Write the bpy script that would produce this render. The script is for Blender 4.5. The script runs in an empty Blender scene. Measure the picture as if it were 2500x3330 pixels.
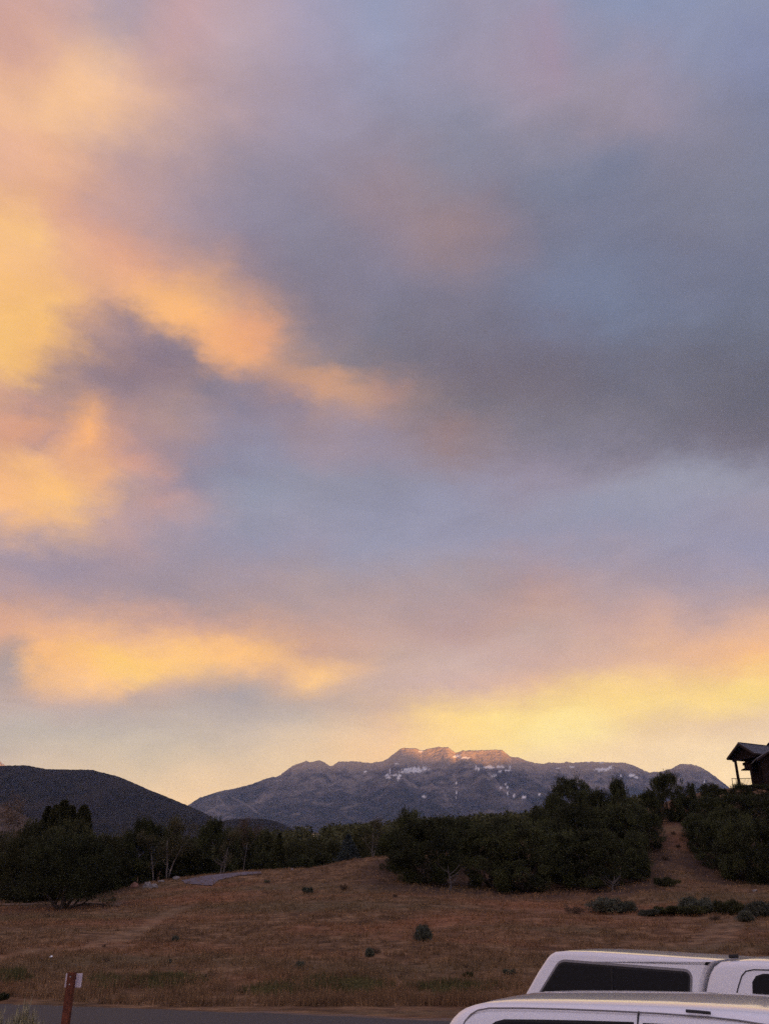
import bpy, bmesh, math, random
import numpy as np
from mathutils import Vector, noise as mn

random.seed(7)
RNG = np.random.default_rng(11)
SC = bpy.context.scene
COL = SC.collection

# ------------------------------------------------------------------ camera
F = 2917.0; TH = math.atan(1371.0 / F); EYE = 2.1
CT, ST = math.cos(TH), math.sin(TH)
cam_d = bpy.data.cameras.new('camera')
cam_d.sensor_fit = 'HORIZONTAL'; cam_d.sensor_width = 36.0; cam_d.lens = 36.0 * F / 2500.0
cam_d.clip_start = 0.1; cam_d.clip_end = 80000.0
cam = bpy.data.objects.new('camera', cam_d); COL.objects.link(cam)
cam.location = (0, 0, EYE); cam.rotation_euler = (math.pi / 2 + TH, 0, 0)
SC.camera = cam

def ray(px, py):
    cx = (px - 1250.0) / F; cy = (1665.0 - py) / F
    return cx, CT - ST * cy, ST + CT * cy          # x, y, z of the ray
def at(px, py, Y):
    a, b, c = ray(px, py)
    return a / b * Y, Y, EYE + c / b * Y
def proj(x, y, z):
    z = z - EYE
    d = y * CT + z * ST; v = -y * ST + z * CT
    return 1250 + F * x / d, 1665 - F * v / d

# ------------------------------------------------------------------ view
SC.view_settings.view_transform = 'Standard'
SC.view_settings.look = 'None'
SC.view_settings.gamma = 1.0
SC.view_settings.exposure = 0.0
SC.cycles.max_bounces = 6
SC.cycles.volume_bounces = 1
SC.cycles.sample_clamp_indirect = 1.5
SC.cycles.transparent_max_bounces = 8
SC.cycles.use_denoising = False

def lin(c):
    c = c / 255.0
    return c / 12.92 if c <= 0.04045 else ((c + 0.055) / 1.055) ** 2.4

# ------------------------------------------------------------------ sky
SUN_AZ = math.radians(150.0); SUN_EL = math.radians(2.5)
SKX = [0, 200, 400, 600, 800, 1000, 1250, 1500, 1750, 2000, 2250, 2500]
SKY = [
(0,   "cda59b c3a09e afa0a8 c8a5a5 bea5af aaa0b4 989eb9 9b9bb2 949bb4 8a94b2 8a92ae 8e94aa"),
(150, "d7a896 d2a596 c3a09b c3a0a0 b4a0a8 a59baf 989bb6 9e96aa 9e94a5 9194ac 888ea8 858cac"),
(330, "eebc96 f5c696 e4b99b c3a5a0 af9ba5 9b96ac 9494ac 8c8ea5 9e91a0 968e9e 8a8a9e 7d84a0"),
(500, "e4b496 e8b996 cdaa9e b29ba0 9b91a2 968ea2 918a9b 84879b 7d849b 7a8098 878496 7a8096"),
(650, "f2b987 e1ac8e be9e9b 9b91a0 918ea2 8a879b 94848e 8a808e 7a7d91 747a91 7a7e91 747c91"),
(800, "fac687 e4b291 e1aa8c b99691 8c8294 828296 878091 96848c 76788c 707891 767a8e 72788e"),
(950, "ffca80 f5be8a ebb48c f8be80 af918c 7d788a 808096 7a788a 73809e 707c98 707891 6c748a"),
(1080,"ffcd7d e1af82 968291 ebb482 e8b282 91848e 78788a 767484 76768c 6e7892 6c748a 666c7d"),
(1180,"fac682 b99691 91808e 917d87 d4a582 9b8a8c 7a7682 766e7d 766e7a 6e7082 696c7d 626473"),
(1280,"d7a58c a58e8c 9b848c a08a8c 848098 cda082 a88c82 766e76 766e78 6e6e7d 6c6c7a 5f616e"),
(1370,"d7a087 e1aa82 b4918a ac918e 8c879e a59196 9b878c 78737d 7a7682 76737f 70707d 66646e"),
(1450,"d2a287 d2a285 c3968c a08c96 8c8ea8 9e8e9b 968c9e 968284 807d8e 7d7a8a 767482 736c78"),
(1560,"f8bc7d fcc37d cda591 8c879b 8c94ac 9194a8 8a8ca0 9494ab 968c9e 9492a5 8c91a5 9191a5"),
(1660,"fac38c fcc682 be9b96 b99b9b 9196aa 9194a8 8a8ea5 9194ac 9494a8 9196ac 9698ac 9e98a8"),
(1760,"b9a0a0 a596a0 bea09e 9b94a5 9696ac 9b98ac 989bb2 9b9bb2 9b98ac 9b98ac 9696af 9698b4"),
(1860,"a896a0 a2919e a5949e a094a0 a5969e a89ba0 a59ba5 a89ba0 af989b af9ea5 a59baa a59eac"),
(1960,"c39e91 b49894 aa9496 aa9496 af9896 af9b9b af9b9b b29b9b c3a296 b9a2a2 b4a0a5 bea5a5"),
(2050,"deac8c deaf8e e1b28c d7ac91 d2aa91 c3a296 bca29e b49b9e bea8a5 c8a8a0 d7b2a0 e8bc96"),
(2130,"bea096 f0bc87 fccd78 f8ca7d f5c87d cda891 bea8a2 bea8a8 c3aaa8 cdb2a8 e8be96 f8c882"),
(2200,"a59ba0 ebbe91 fac882 cdaf96 bea89b f2c387 c8afa5 c8b2ac d4b4a5 eec696 f5cd91 ffe187"),
(2260,"beaaa0 cdafa0 beaaa0 beaa9b aaa2a2 beaca0 cdb4a5 d7b9a5 f0c896 fcde8c f8d28c ffe48a"),
(2330,"b9afac b6aeaa b4acaa b6acaa b4acac beb2a8 dcbc9e fcda8c ffe88c fade91 ebcda0 ebd2aa"),
(2400,"b6b0ac b9b2ac beb6ac c0b6ac c6b9ac d4c0a8 eeca9e ffe28c ffeb9b f0d2a5 e8d0ac ebd4b4"),
(2470,"beb2aa c6b8aa cabca8 cdbeaa d7c3aa e1c8a5 ebc89b f5d7a0 eed7af ebd4b2 f0dab6 f5e1be"),
(2560,"cdbcaa d2c0aa d8c4aa e1c8aa e1caaa e6cea8 eed2a8 f2daae f2dcb4 f2dab4 f5deb8 f8e3be"),
(2660,"d7c4aa dcc8aa e6d0aa f5d7aa f5d9aa f2d8aa f2d8aa f5dcb0 f5deb4 f5deb4 f8e1b9 fae4be"),
]
# single clouds and gaps: centre, half sizes, tilt (deg), colour, strength
STR = [
(497,978,70,60,0,'ffc27a',.8),(587,1035,120,55,35,'ffc078',.9),(737,1120,110,60,35,'fcb87a',.9),(830,1085,90,60,30,'eeaa7c',.8),(1016,1249,100,50,25,'d8a27c',.8),(1095,1285,90,45,25,'cda080',.7),
(391,1040,70,35,10,'9c8488',.8),(475,1095,90,38,35,'938088',.85),(602,1160,100,34,35,'908088',.85),(680,1222,80,32,20,'90828e',.8),(760,1212,30,24,0,'90859a',.6),(903,1310,90,40,38,'8c8094',.7),(430,1180,150,60,0,'937c85',.7),
(75,1098,140,110,0,'ffcb72',.95),(120,1166,90,42,-15,'ffc472',.85),(60,1000,120,90,0,'ffc878',.7),(248,1085,50,60,0,'b89088',.6),(180,1260,130,38,0,'a88888',.7),
(286,1400,55,75,0,'fcb870',.95),(330,1372,50,40,0,'f4b070',.8),(155,1415,38,70,10,'b48e86',.8),(45,1407,60,60,0,'dca078',.7),(188,1618,150,50,0,'ffc670',.95),(324,1527,60,70,10,'f8b878',.85),(60,1640,80,50,0,'fabf7c',.7),
(497,1505,60,28,10,'dca284',.7),(527,1600,45,60,0,'d0a292',.7),(421,1650,50,45,0,'aa9494',.6),(600,1575,70,40,0,'8c849a',.7),(20,1540,60,40,0,'eab07e',.6),
(324,2151,190,42,0,'ffd468',.95),(188,2151,90,55,0,'fcc27a',.8),(602,2132,130,30,0,'ffce78',.9),(790,2118,120,24,0,'fcc87c',.85),(625,2240,60,24,0,'eec090',.8),(752,2190,100,18,-8,'f5c488',.7),(986,2189,85,34,0,'fed084',.85),(1053,2228,55,20,0,'f2c490',.6),(270,2215,110,22,0,'fccc88',.7),
(50,2138,40,42,0,'a09498',.8),(20,2215,40,40,0,'9c98a0',.6),(535,2222,60,24,0,'a69ca2',.8),(545,2262,50,20,0,'a8a0a6',.6),(880,2182,45,15,-15,'be9f94',.7),(715,2250,60,18,0,'aea2a2',.7),(830,2235,80,16,-10,'b0a4a2',.6),
(1814,2370,190,52,0,'fff0a4',.9),(1551,2347,210,38,0,'ffe088',.8),(1965,2272,150,48,-8,'ffe288',.85),(2303,2257,260,48,-10,'ffe488',.85),(2017,2382,100,26,-5,'e6cba8',.7),(2228,2370,150,26,-5,'dfc8a8',.7),(2100,2320,60,16,-30,'f2d49c',.5),
(2350,2460,260,34,0,'f2dcb8',.8),(2100,2440,180,26,0,'f0d8b0',.7),(700,2560,200,50,0,'eed2b0',.6),(1927,1918,60,11,-28,'d0aa9c',.6),(1640,2025,110,26,-12,'c4a090',.5),(1513,1399,55,35,0,'a08078',.7),(1272,1256,45,60,0,'b48c80',.7),(2032,1520,50,26,10,'9e8a92',.5),(2379,1271,170,55,0,'666670',.4),(2228,1587,210,55,0,'989cae',.6),(2326,1347,70,30,20,'70646e',.5),
(1777,135,80,60,0,'a891a6',.6),(1671,248,80,60,0,'a494a5',.6),(1890,226,130,70,10,'a294a4',.6),(2160,278,90,70,20,'9e92a4',.6),(1573,263,60,50,0,'8b90a8',.6),(1476,740,70,70,30,'a08880',.4),(1400,640,80,80,30,'988a90',.4),(1867,813,130,45,-10,'737c94',.35),(1950,890,150,50,0,'757f98',.35),
(1650,1120,170,90,10,'6e6a78',.5),(1950,1180,200,80,0,'686878',.5),(1420,1130,150,70,20,'736e7c',.5),
(263,316,150,95,0,'fccb98',.8),(68,745,90,100,0,'ffcf86',.85),(338,83,110,60,0,'ab979f',.6),(421,542,90,45,10,'aa959b',.6),(75,527,70,45,0,'dcaf9b',.5),(1130,60,150,60,40,'9aa0bd',.4)]
def paint_strokes(px, py, c):
    for (x, y, rx, ry, rot, h, k) in STR:
        dx, dy = px - x, py - y
        if abs(dx) > 2.3 * max(rx, ry) or abs(dy) > 2.3 * max(rx, ry): continue
        a = math.radians(rot); u = (dx * math.cos(a) + dy * math.sin(a)) / rx; v = (-dx * math.sin(a) + dy * math.cos(a)) / ry
        w = k * math.exp(-((u * u + v * v) ** 1.25) * .75)
        c = c * (1 - w) + np.array([lin(q) for q in hexrgb(h)]) * w
    return c
def hexrgb(h): return [int(h[i:i+2], 16) for i in (0, 2, 4)]
SKT = np.array([[[lin(v) for v in hexrgb(h)] for h in r[1].split()] for r in SKY])
SKR = np.array([r[0] for r in SKY], float)
# the haze dims the sky towards the horizon; the clouds behind it are that much brighter
SKC = [(0, 1.056, 1.075, 1.117), (400, 1.068, 1.041, 1.033), (800, 1.044, 0.995, 0.991), (1200, 0.977, 0.954, 0.939), (1600, 1.078, 1.056, 1.105), (1900, 1.005, 0.999, 1.103), (2100, 1.194, 1.115, 1.064), (2250, 1.131, 1.103, 1.201), (2400, 1.262, 1.247, 1.319), (2480, 1.323, 1.315, 1.389), (2660, 1.398, 1.392, 1.499)]
def sky_lookup(px, py):
    px = min(max(px, 0), 2500); py = min(max(py, 0), 2660)
    j = min(np.searchsorted(SKX, px, 'right') - 1, len(SKX) - 2); i = min(np.searchsorted(SKR, py, 'right') - 1, len(SKR) - 2)
    a = (px - SKX[j]) / (SKX[j+1] - SKX[j]); b = (py - SKR[i]) / (SKR[i+1] - SKR[i])
    k = np.array([np.interp(py, [r[0] for r in SKC], [r[q] for r in SKC]) for q in (1, 2, 3)])
    c0 = ((SKT[i, j] * (1-a) + SKT[i, j+1] * a) * (1-b) + (SKT[i+1, j] * (1-a) + SKT[i+1, j+1] * a) * b)
    c0 = paint_strokes(px, py, c0); g_ = c0.mean()
    return k * np.maximum(0, g_ + (c0 - g_) * 1.02)
BEHIND = np.array([0.63, 0.59, 0.86]) * 1.0     # the eastern sky, opposite the sunset
ELS = np.radians(np.array([-4, 3, 7, 9, 10.2, 11.4, 12.6, 13.8, 15, 16.2, 17.4, 19, 21, 23, 24.5, 26, 27.4, 28.8, 30.2, 31.6, 33, 34.5, 36, 37.5, 39.5, 42, 45, 48, 52, 57, 68, 90], float))
AZS = [math.radians(a) for a in (-180, -110, -60, -36, -32, -29.5, -27, -25, -23, -21, -19, -17, -15, -13, -11, -9, -7, -5, -2.5, 0, 2.5, 5, 7.5, 10, 12.5, 15, 17.5, 20, 23, 27, 31, 36, 60, 110, 180)]
def sky_color(az, el):
    k = 0.0
    if abs(az) > math.radians(36):
        k = min(1.0, (abs(az) - math.radians(36)) / math.radians(80)); az = math.copysign(math.radians(36), az)
    e = min(max(el, math.radians(4)), math.radians(58))
    x, y, z = math.cos(e) * math.sin(az), math.cos(e) * math.cos(az), math.sin(e)
    px, py = proj(x, y, z + EYE)
    c = sky_lookup(px, py)
    k = max(k, min(1.0, max(0.0, (el - math.radians(58)) / math.radians(30))))
    c = c * (1-k) + BEHIND * k
    if el < math.radians(1): c = c * 0.55
    return c

world = bpy.data.worlds.new("World"); SC.world = world
world.use_nodes = True
nt = world.node_tree; nt.nodes.clear()
def N(tree, t, **kw):
    n = tree.nodes.new(t)
    for k, v in kw.items(): setattr(n, k, v)
    return n
def mathn(tree, op, a, b=None, c=None, clamp=False):
    n = tree.nodes.new('ShaderNodeMath'); n.operation = op; n.use_clamp = clamp
    for i, v in enumerate((a, b, c)):
        if v is None: continue
        if isinstance(v, (int, float)): n.inputs[i].default_value = v
        else: tree.links.new(v, n.inputs[i])
    return n.outputs[0]
tc = N(nt, 'ShaderNodeTexCoord')
# wispy warp of the looked-up direction, in direction space
nz1 = N(nt, 'ShaderNodeTexNoise'); nz1.inputs['Scale'].default_value = 9.0; nz1.inputs['Detail'].default_value = 8.0; nz1.inputs['Roughness'].default_value = 0.64
mp = N(nt, 'ShaderNodeMapping'); mp.inputs['Scale'].default_value = (1, 1, 2.0)
nt.links.new(tc.outputs['Generated'], mp.inputs[0]); nt.links.new(mp.outputs[0], nz1.inputs['Vector'])
sub = N(nt, 'ShaderNodeVectorMath', operation='SUBTRACT'); sub.inputs[1].default_value = (.5, .5, .5)
nt.links.new(nz1.outputs['Color'], sub.inputs[0])
scl = N(nt, 'ShaderNodeVectorMath', operation='SCALE'); scl.inputs['Scale'].default_value = 0.095
nt.links.new(sub.outputs[0], scl.inputs[0])
sepw = N(nt, 'ShaderNodeSeparateXYZ'); nt.links.new(scl.outputs[0], sepw.inputs[0])
sep = N(nt, 'ShaderNodeSeparateXYZ'); nt.links.new(tc.outputs['Generated'], sep.inputs[0])
az = mathn(nt, 'ARCTAN2', sep.outputs[0], sep.outputs[1])
el = mathn(nt, 'ARCSINE', sep.outputs[2])
# the warp fades towards the horizon, where cloud layers are drawn out flat
fade = mathn(nt, 'MULTIPLY', el, 2.2, clamp=True)
fade = mathn(nt, 'ADD', mathn(nt, 'MULTIPLY', fade, 0.8), 0.2)
azw = mathn(nt, 'ADD', az, mathn(nt, 'MULTIPLY', sepw.outputs[0], 1.3))
elw = mathn(nt, 'ADD', el, mathn(nt, 'MULTIPLY', sepw.outputs[2], fade))
E0, E1 = ELS[0], ELS[-1]
fac = mathn(nt, 'DIVIDE', mathn(nt, 'SUBTRACT', elw, float(E0)), float(E1 - E0), clamp=True)
prev = None
for j, a in enumerate(AZS):
    r = N(nt, 'ShaderNodeValToRGB'); cr = r.color_ramp; cr.interpolation = 'CARDINAL' if abs(a) < 0.7 else 'LINEAR'
    for i, e in enumerate(ELS):
        p = float((e - E0) / (E1 - E0))
        if i < 2: s = cr.elements[i]; s.position = p
        else: s = cr.elements.new(p)
    for i, e in enumerate(ELS):
        c = sky_color(a, e); cr.elements[i].color = (c[0] / 3, c[1] / 3, c[2] / 3, 1)
    nt.links.new(fac, r.inputs[0])
    if prev is None: prev = r.outputs[0]
    else:
        mr = N(nt, 'ShaderNodeMapRange'); mr.interpolation_type = 'LINEAR'
        mr.inputs['From Min'].default_value = AZS[j-1]; mr.inputs['From Max'].default_value = a
        nt.links.new(azw, mr.inputs['Value'])
        mx = N(nt, 'ShaderNodeMix', data_type='RGBA')
        nt.links.new(mr.outputs[0], mx.inputs['Factor']); nt.links.new(prev, mx.inputs['A']); nt.links.new(r.outputs[0], mx.inputs['B'])
        prev = mx.outputs['Result']
# soft streaks in the cloud brightness
nz2 = N(nt, 'ShaderNodeTexNoise'); nz2.inputs['Scale'].default_value = 9.0; nz2.inputs['Detail'].default_value = 9.0; nz2.inputs['Roughness'].default_value = 0.6; nz2.inputs['Distortion'].default_value = 0.6
mp2 = N(nt, 'ShaderNodeMapping'); mp2.inputs['Scale'].default_value = (1, 1, 2.4); mp2.inputs['Rotation'].default_value = (0, 0.35, 0)
nt.links.new(tc.outputs['Generated'], mp2.inputs[0]); nt.links.new(mp2.outputs[0], nz2.inputs['Vector'])
lum = mathn(nt, 'ADD', mathn(nt, 'MULTIPLY', mathn(nt, 'SUBTRACT', nz2.outputs['Fac'], 0.5), 0.36), 1.0)
vs = N(nt, 'ShaderNodeVectorMath', operation='SCALE'); nt.links.new(prev, vs.inputs[0]); nt.links.new(lum, vs.inputs['Scale'])
bg = N(nt, 'ShaderNodeBackground'); bg.inputs['Strength'].default_value = 3.0; nt.links.new(vs.outputs[0], bg.inputs['Color'])
st = N(nt, 'ShaderNodeTexSky', sky_type='NISHITA'); st.sun_disc = False; st.sun_elevation = SUN_EL; st.sun_rotation = SUN_AZ
bg2 = N(nt, 'ShaderNodeBackground'); bg2.inputs['Strength'].default_value = 0.08; nt.links.new(st.outputs[0], bg2.inputs['Color'])
ms = N(nt, 'ShaderNodeMixShader'); ms.inputs[0].default_value = 0.93      # cloud cover over the clear sky
nt.links.new(bg2.outputs[0], ms.inputs[1]); nt.links.new(bg.outputs[0], ms.inputs[2])
wo = N(nt, 'ShaderNodeOutputWorld'); nt.links.new(ms.outputs[0], wo.inputs['Surface'])
world.cycles.sampling_method = 'MANUAL'; world.cycles.sample_map_resolution = 512

# ------------------------------------------------------------------ sun
sd = bpy.data.lights.new('sun', 'SUN'); sd.energy = 12.0; sd.angle = math.radians(0.9); sd.color = (1.0, 0.56, 0.19)   # the long path through the haze takes most of it
sun = bpy.data.objects.new('sun', sd); COL.objects.link(sun)
sdir = Vector((math.sin(SUN_AZ) * math.cos(SUN_EL), math.cos(SUN_AZ) * math.cos(SUN_EL), math.sin(SUN_EL)))
sun.rotation_euler = sdir.to_track_quat('Z', 'Y').to_euler()

# ------------------------------------------------------------------ helpers
def tag(o, label=None, cat=None, group=None, kind=None):
    if label: o['label'] = label
    if cat: o['category'] = cat
    if group: o['group'] = group
    if kind: o['kind'] = kind
    return o
def empty(name, loc, rz=0.0):
    o = bpy.data.objects.new(name, None); o.empty_display_size = 0.3
    COL.objects.link(o); o.location = loc; o.rotation_euler = (0, 0, rz); return o
def link_mesh(name, me, mat, parent=None, smooth=False):
    o = bpy.data.objects.new(name, me); COL.objects.link(o)
    if mat is not None and not me.materials: me.materials.append(mat)
    if parent is not None: o.parent = parent
    if smooth: me.polygons.foreach_set('use_smooth', [True] * len(me.polygons))
    return o
def np_mesh(name, V, Fa):
    """V (n,3), Fa (m,k) with constant k"""
    me = bpy.data.meshes.new(name)
    V = np.asarray(V, np.float32); Fa = np.asarray(Fa, np.int32); k = Fa.shape[1]
    me.vertices.add(len(V)); me.vertices.foreach_set('co', V.ravel())
    me.loops.add(Fa.size); me.loops.foreach_set('vertex_index', Fa.ravel())
    me.polygons.add(len(Fa)); me.polygons.foreach_set('loop_start', np.arange(0, Fa.size, k, dtype=np.int32))
    me.polygons.foreach_set('loop_total', np.full(len(Fa), k, np.int32))
    me.update(calc_edges=True); me.validate(); return me
def grid_faces(nr, nc):
    i = np.arange((nr - 1) * (nc - 1)); r = i // (nc - 1); c = i % (nc - 1); a = r * nc + c
    return np.stack([a, a + 1, a + nc + 1, a + nc], 1)
class MB:
    def __init__(s): s.v = []; s.f = []
    def box(s, c, sz, ax=None):
        ax = ax or (Vector((1, 0, 0)), Vector((0, 1, 0)), Vector((0, 0, 1)))
        c = Vector(c); b = len(s.v)
        for i in (-1, 1):
            for j in (-1, 1):
                for k in (-1, 1): s.v.append(c + ax[0] * (i * sz[0] / 2) + ax[1] * (j * sz[1] / 2) + ax[2] * (k * sz[2] / 2))
        s.f += [tuple(b + q for q in f) for f in ((0, 1, 3, 2), (4, 6, 7, 5), (0, 4, 5, 1), (2, 3, 7, 6), (0, 2, 6, 4), (1, 5, 7, 3))]
        return s
    def beam(s, p0, p1, w, h, up=Vector((0, 0, 1))):
        p0 = Vector(p0); p1 = Vector(p1); d = (p1 - p0); L = d.length; d.normalize()
        x = d.cross(up).normalized(); z = x.cross(d)
        return s.box((p0 + p1) / 2, (L, w, h), (d, x, z))
    def tube(s, pts, rad, n=8, cap=True):
        pts = [Vector(p) for p in pts]; b = len(s.v)
        if not isinstance(rad, (list, tuple)): rad = [rad] * len(pts)
        for i, p in enumerate(pts):
            d = (pts[min(i + 1, len(pts) - 1)] - pts[max(i - 1, 0)]).normalized()
            u = d.cross(Vector((0.3, 0.9, 0.1))).normalized() if abs(d.dot(Vector((0.3, 0.9, 0.1)))) < .95 else d.cross(Vector((1, 0, 0))).normalized()
            w = d.cross(u)
            for k in range(n):
                a = 2 * math.pi * k / n; s.v.append(p + (u * math.cos(a) + w * math.sin(a)) * rad[i])
        for i in range(len(pts) - 1):
            for k in range(n):
                a = b + i * n + k; c = b + i * n + (k + 1) % n
                s.f.append((a, c, c + n, a + n))
        if cap:
            s.f.append(tuple(b + k for k in range(n))[::-1]); s.f.append(tuple(b + (len(pts) - 1) * n + k for k in range(n)))
        return s
    def poly(s, pts):
        b = len(s.v); s.v += [Vector(p) for p in pts]; s.f.append(tuple(range(b, b + len(pts)))); return s
    def slab(s, pts, off):
        """polygon given thickness along vector off"""
        b = len(s.v); n = len(pts); off = Vector(off)
        s.v += [Vector(p) for p in pts]; s.v += [Vector(p) + off for p in pts]
        s.f.append(tuple(range(b, b + n))[::-1]); s.f.append(tuple(range(b + n, b + 2 * n)))
        for i in range(n):
            j = (i + 1) % n; s.f.append((b + i, b + j, b + n + j, b + n + i))
        return s
    def build(s, name, mat, parent=None, smooth=False, bevel=0):
        me = bpy.data.meshes.new(name); me.from_pydata([tuple(v) for v in s.v], [], s.f)
        bm = bmesh.new(); bm.from_mesh(me)
        bmesh.ops.recalc_face_normals(bm, faces=bm.faces)
        if bevel: bmesh.ops.bevel(bm, geom=bm.edges[:], offset=bevel, segments=2, affect='EDGES')
        bm.to_mesh(me); bm.free(); me.update()
        o = link_mesh(name, me, mat, parent)
        if smooth:
            me.polygons.foreach_set('use_smooth', [True] * len(me.polygons))
            try: me.set_sharp_from_angle(angle=math.radians(40))
            except Exception: pass
        return o

def mat_new(name):
    m = bpy.data.materials.new(name); m.use_nodes = True
    t = m.node_tree; b = t.nodes['Principled BSDF']; return m, t, b
def plain(name, c, rough=0.6, metal=0.0, spec=0.5, var=0.25, scale=8.0, bump=0.0, coat=0.0, stretch=(1, 1, 1)):
    m, t, b = mat_new(name)
    b.inputs['Roughness'].default_value = rough; b.inputs['Metallic'].default_value = metal
    b.inputs['Specular IOR Level'].default_value = spec; b.inputs['Coat Weight'].default_value = coat
    if coat: b.inputs['Coat Roughness'].default_value = 0.06
    tcn = N(t, 'ShaderNodeTexCoord'); mpn = N(t, 'ShaderNodeMapping'); mpn.inputs['Scale'].default_value = stretch
    t.links.new(tcn.outputs['Object'], mpn.inputs[0])
    nz = N(t, 'ShaderNodeTexNoise'); nz.inputs['Scale'].default_value = scale; nz.inputs['Detail'].default_value = 6
    t.links.new(mpn.outputs[0], nz.inputs['Vector'])
    r = N(t, 'ShaderNodeValToRGB'); r.color_ramp.elements[0].position = 0.3; r.color_ramp.elements[1].position = 0.7
    r.color_ramp.elements[0].color = (*[v * (1 - var) for v in c], 1); r.color_ramp.elements[1].color = (*[v * (1 + var) for v in c], 1)
    t.links.new(nz.outputs['Fac'], r.inputs[0]); t.links.new(r.outputs[0], b.inputs['Base Color'])
    if bump:
        bp = N(t, 'ShaderNodeBump'); bp.inputs['Strength'].default_value = bump; bp.inputs['Distance'].default_value = 0.02
        t.links.new(nz.outputs['Fac'], bp.inputs['Height']); t.links.new(bp.outputs[0], b.inputs['Normal'])
    return m

def leaf_mat(name, c1, c2, c3, scale=0.8):
    """foliage: clumps of two greens, single leaves vary"""
    m, t, b = mat_new(name)
    b.inputs['Roughness'].default_value = 0.8; b.inputs['Specular IOR Level'].default_value = 0.1
    tcn = N(t, 'ShaderNodeTexCoord')
    nz = N(t, 'ShaderNodeTexNoise'); nz.inputs['Scale'].default_value = scale; nz.inputs['Detail'].default_value = 3
    t.links.new(tcn.outputs['Object'], nz.inputs['Vector'])
    r = N(t, 'ShaderNodeValToRGB'); e = r.color_ramp.elements
    e[0].position = 0.42; e[0].color = (*c1, 1); e[1].position = 0.58; e[1].color = (*c2, 1)
    t.links.new(nz.outputs['Fac'], r.inputs[0])
    geo = N(t, 'ShaderNodeNewGeometry')
    mx = N(t, 'ShaderNodeMix', data_type='RGBA'); mx.inputs['B'].default_value = (*c3, 1)
    p = mathn(t, 'POWER', geo.outputs['Random Per Island'], 3.0)
    t.links.new(mathn(t, 'MULTIPLY', p, 0.5), mx.inputs['Factor']); t.links.new(r.outputs[0], mx.inputs['A'])
    oi = N(t, 'ShaderNodeObjectInfo')
    v = N(t, 'ShaderNodeVectorMath', operation='SCALE'); t.links.new(mx.outputs['Result'], v.inputs[0])
    t.links.new(mathn(t, 'ADD', mathn(t, 'MULTIPLY', oi.outputs['Random'], 0.6), 0.7), v.inputs['Scale'])
    t.links.new(v.outputs[0], b.inputs['Base Color'])
    return m

# ------------------------------------------------------------------ terrain
GC = [-900, -300, 0, 200, 400, 520, 640, 800, 990, 1100, 1240, 1500, 1800, 2050, 2190, 2300, 2500, 3100]
GR = {  # row Y : picture height of the ground at every column
 55:  [3030, 3020, 3010, 3010, 3008, 3004, 3000, 2996, 2992, 2990, 2988, 2990, 2995, 3000, 2998, 2992, 2990, 2990],
 70:  [2970, 2965, 2962, 2966, 2950, 2944, 2936, 2928, 2920, 2915, 2905, 2925, 2925, 2915, 2908, 2905, 2905, 2905],
 80:  [2945, 2940, 2938, 2938, 2922, 2905, 2888, 2876, 2866, 2855, 2842, 2870, 2880, 2860, 2830, 2870, 2880, 2880],
 90:  [2925, 2925, 2922, 2915, 2893, 2862, 2840, 2832, 2828, 2800, 2783, 2800, 2810, 2780, 2725, 2770, 2790, 2790],
 96:  [2925, 2925, 2922, 2918, 2900, 2872, 2856, 2852, 2850, 2812, 2790, 2785, 2780, 2730, 2672, 2700, 2725, 2725],
 112: [2925, 2925, 2925, 2925, 2920, 2915, 2900, 2895, 2890, 2850, 2820, 2765, 2730, 2665, 2640, 2640, 2615, 2600],
 130: [2925, 2925, 2925, 2925, 2920, 2915, 2905, 2895, 2880, 2860, 2830, 2770, 2730, 2660, 2610, 2575, 2552, 2540],
 170: [2915, 2915, 2915, 2915, 2910, 2905, 2890, 2870, 2850, 2830, 2800, 2760, 2720, 2680, 2650, 2620, 2590, 2580],
 300: [2870, 2860, 2850, 2850, 2840, 2830, 2810, 2770, 2745, 2735, 2728, 2715, 2700, 2690, 2680, 2680, 2680, 2680],
 600: [2880, 2870, 2860, 2860, 2860, 2860, 2850, 2830, 2810, 2800, 2795, 2790, 2780, 2780, 2780, 2780, 2780, 2780],
}
ROWS = sorted(GR)
_S = [(p - 1250) / F / 1.085 for p in GC]
_yr = [0, 33.5] + ROWS
_Z = np.zeros((len(_yr), len(GC)))
for i, Y in enumerate(ROWS):
    for j, p in enumerate(GC):
        a, b, c = ray(p, GR[Y][j]); _Z[i + 2, j] = EYE + c / b * Y
_sf = np.arange(-0.9, 0.9, 0.01); _yf = np.arange(0, 601, 1.0)
_T = np.array([np.interp(_sf, _S, r) for r in _Z])
ZT = np.array([np.interp(_yf, _yr, _T[:, j]) for j in range(len(_sf))])     # [s, y]
def _blur(A, sig, ax):
    r = int(sig * 3); k = np.exp(-np.arange(-r, r + 1) ** 2 / (2 * sig * sig)); k /= k.sum()
    P = np.pad(A, [(r, r) if i == ax else (0, 0) for i in range(2)], mode='edge')
    return np.apply_along_axis(lambda v: np.convolve(v, k, 'valid'), ax, P)
ZT = _blur(_blur(ZT, 1.6, 1), 2.2, 0)
ZT[:, :31] = 0.0
def fbm(x, y, sc, oc=4, seed=0.0):
    return mn.fractal(Vector((x * sc + seed, y * sc - seed, seed * 1.7)), 0.9, 2.1, oc)
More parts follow.
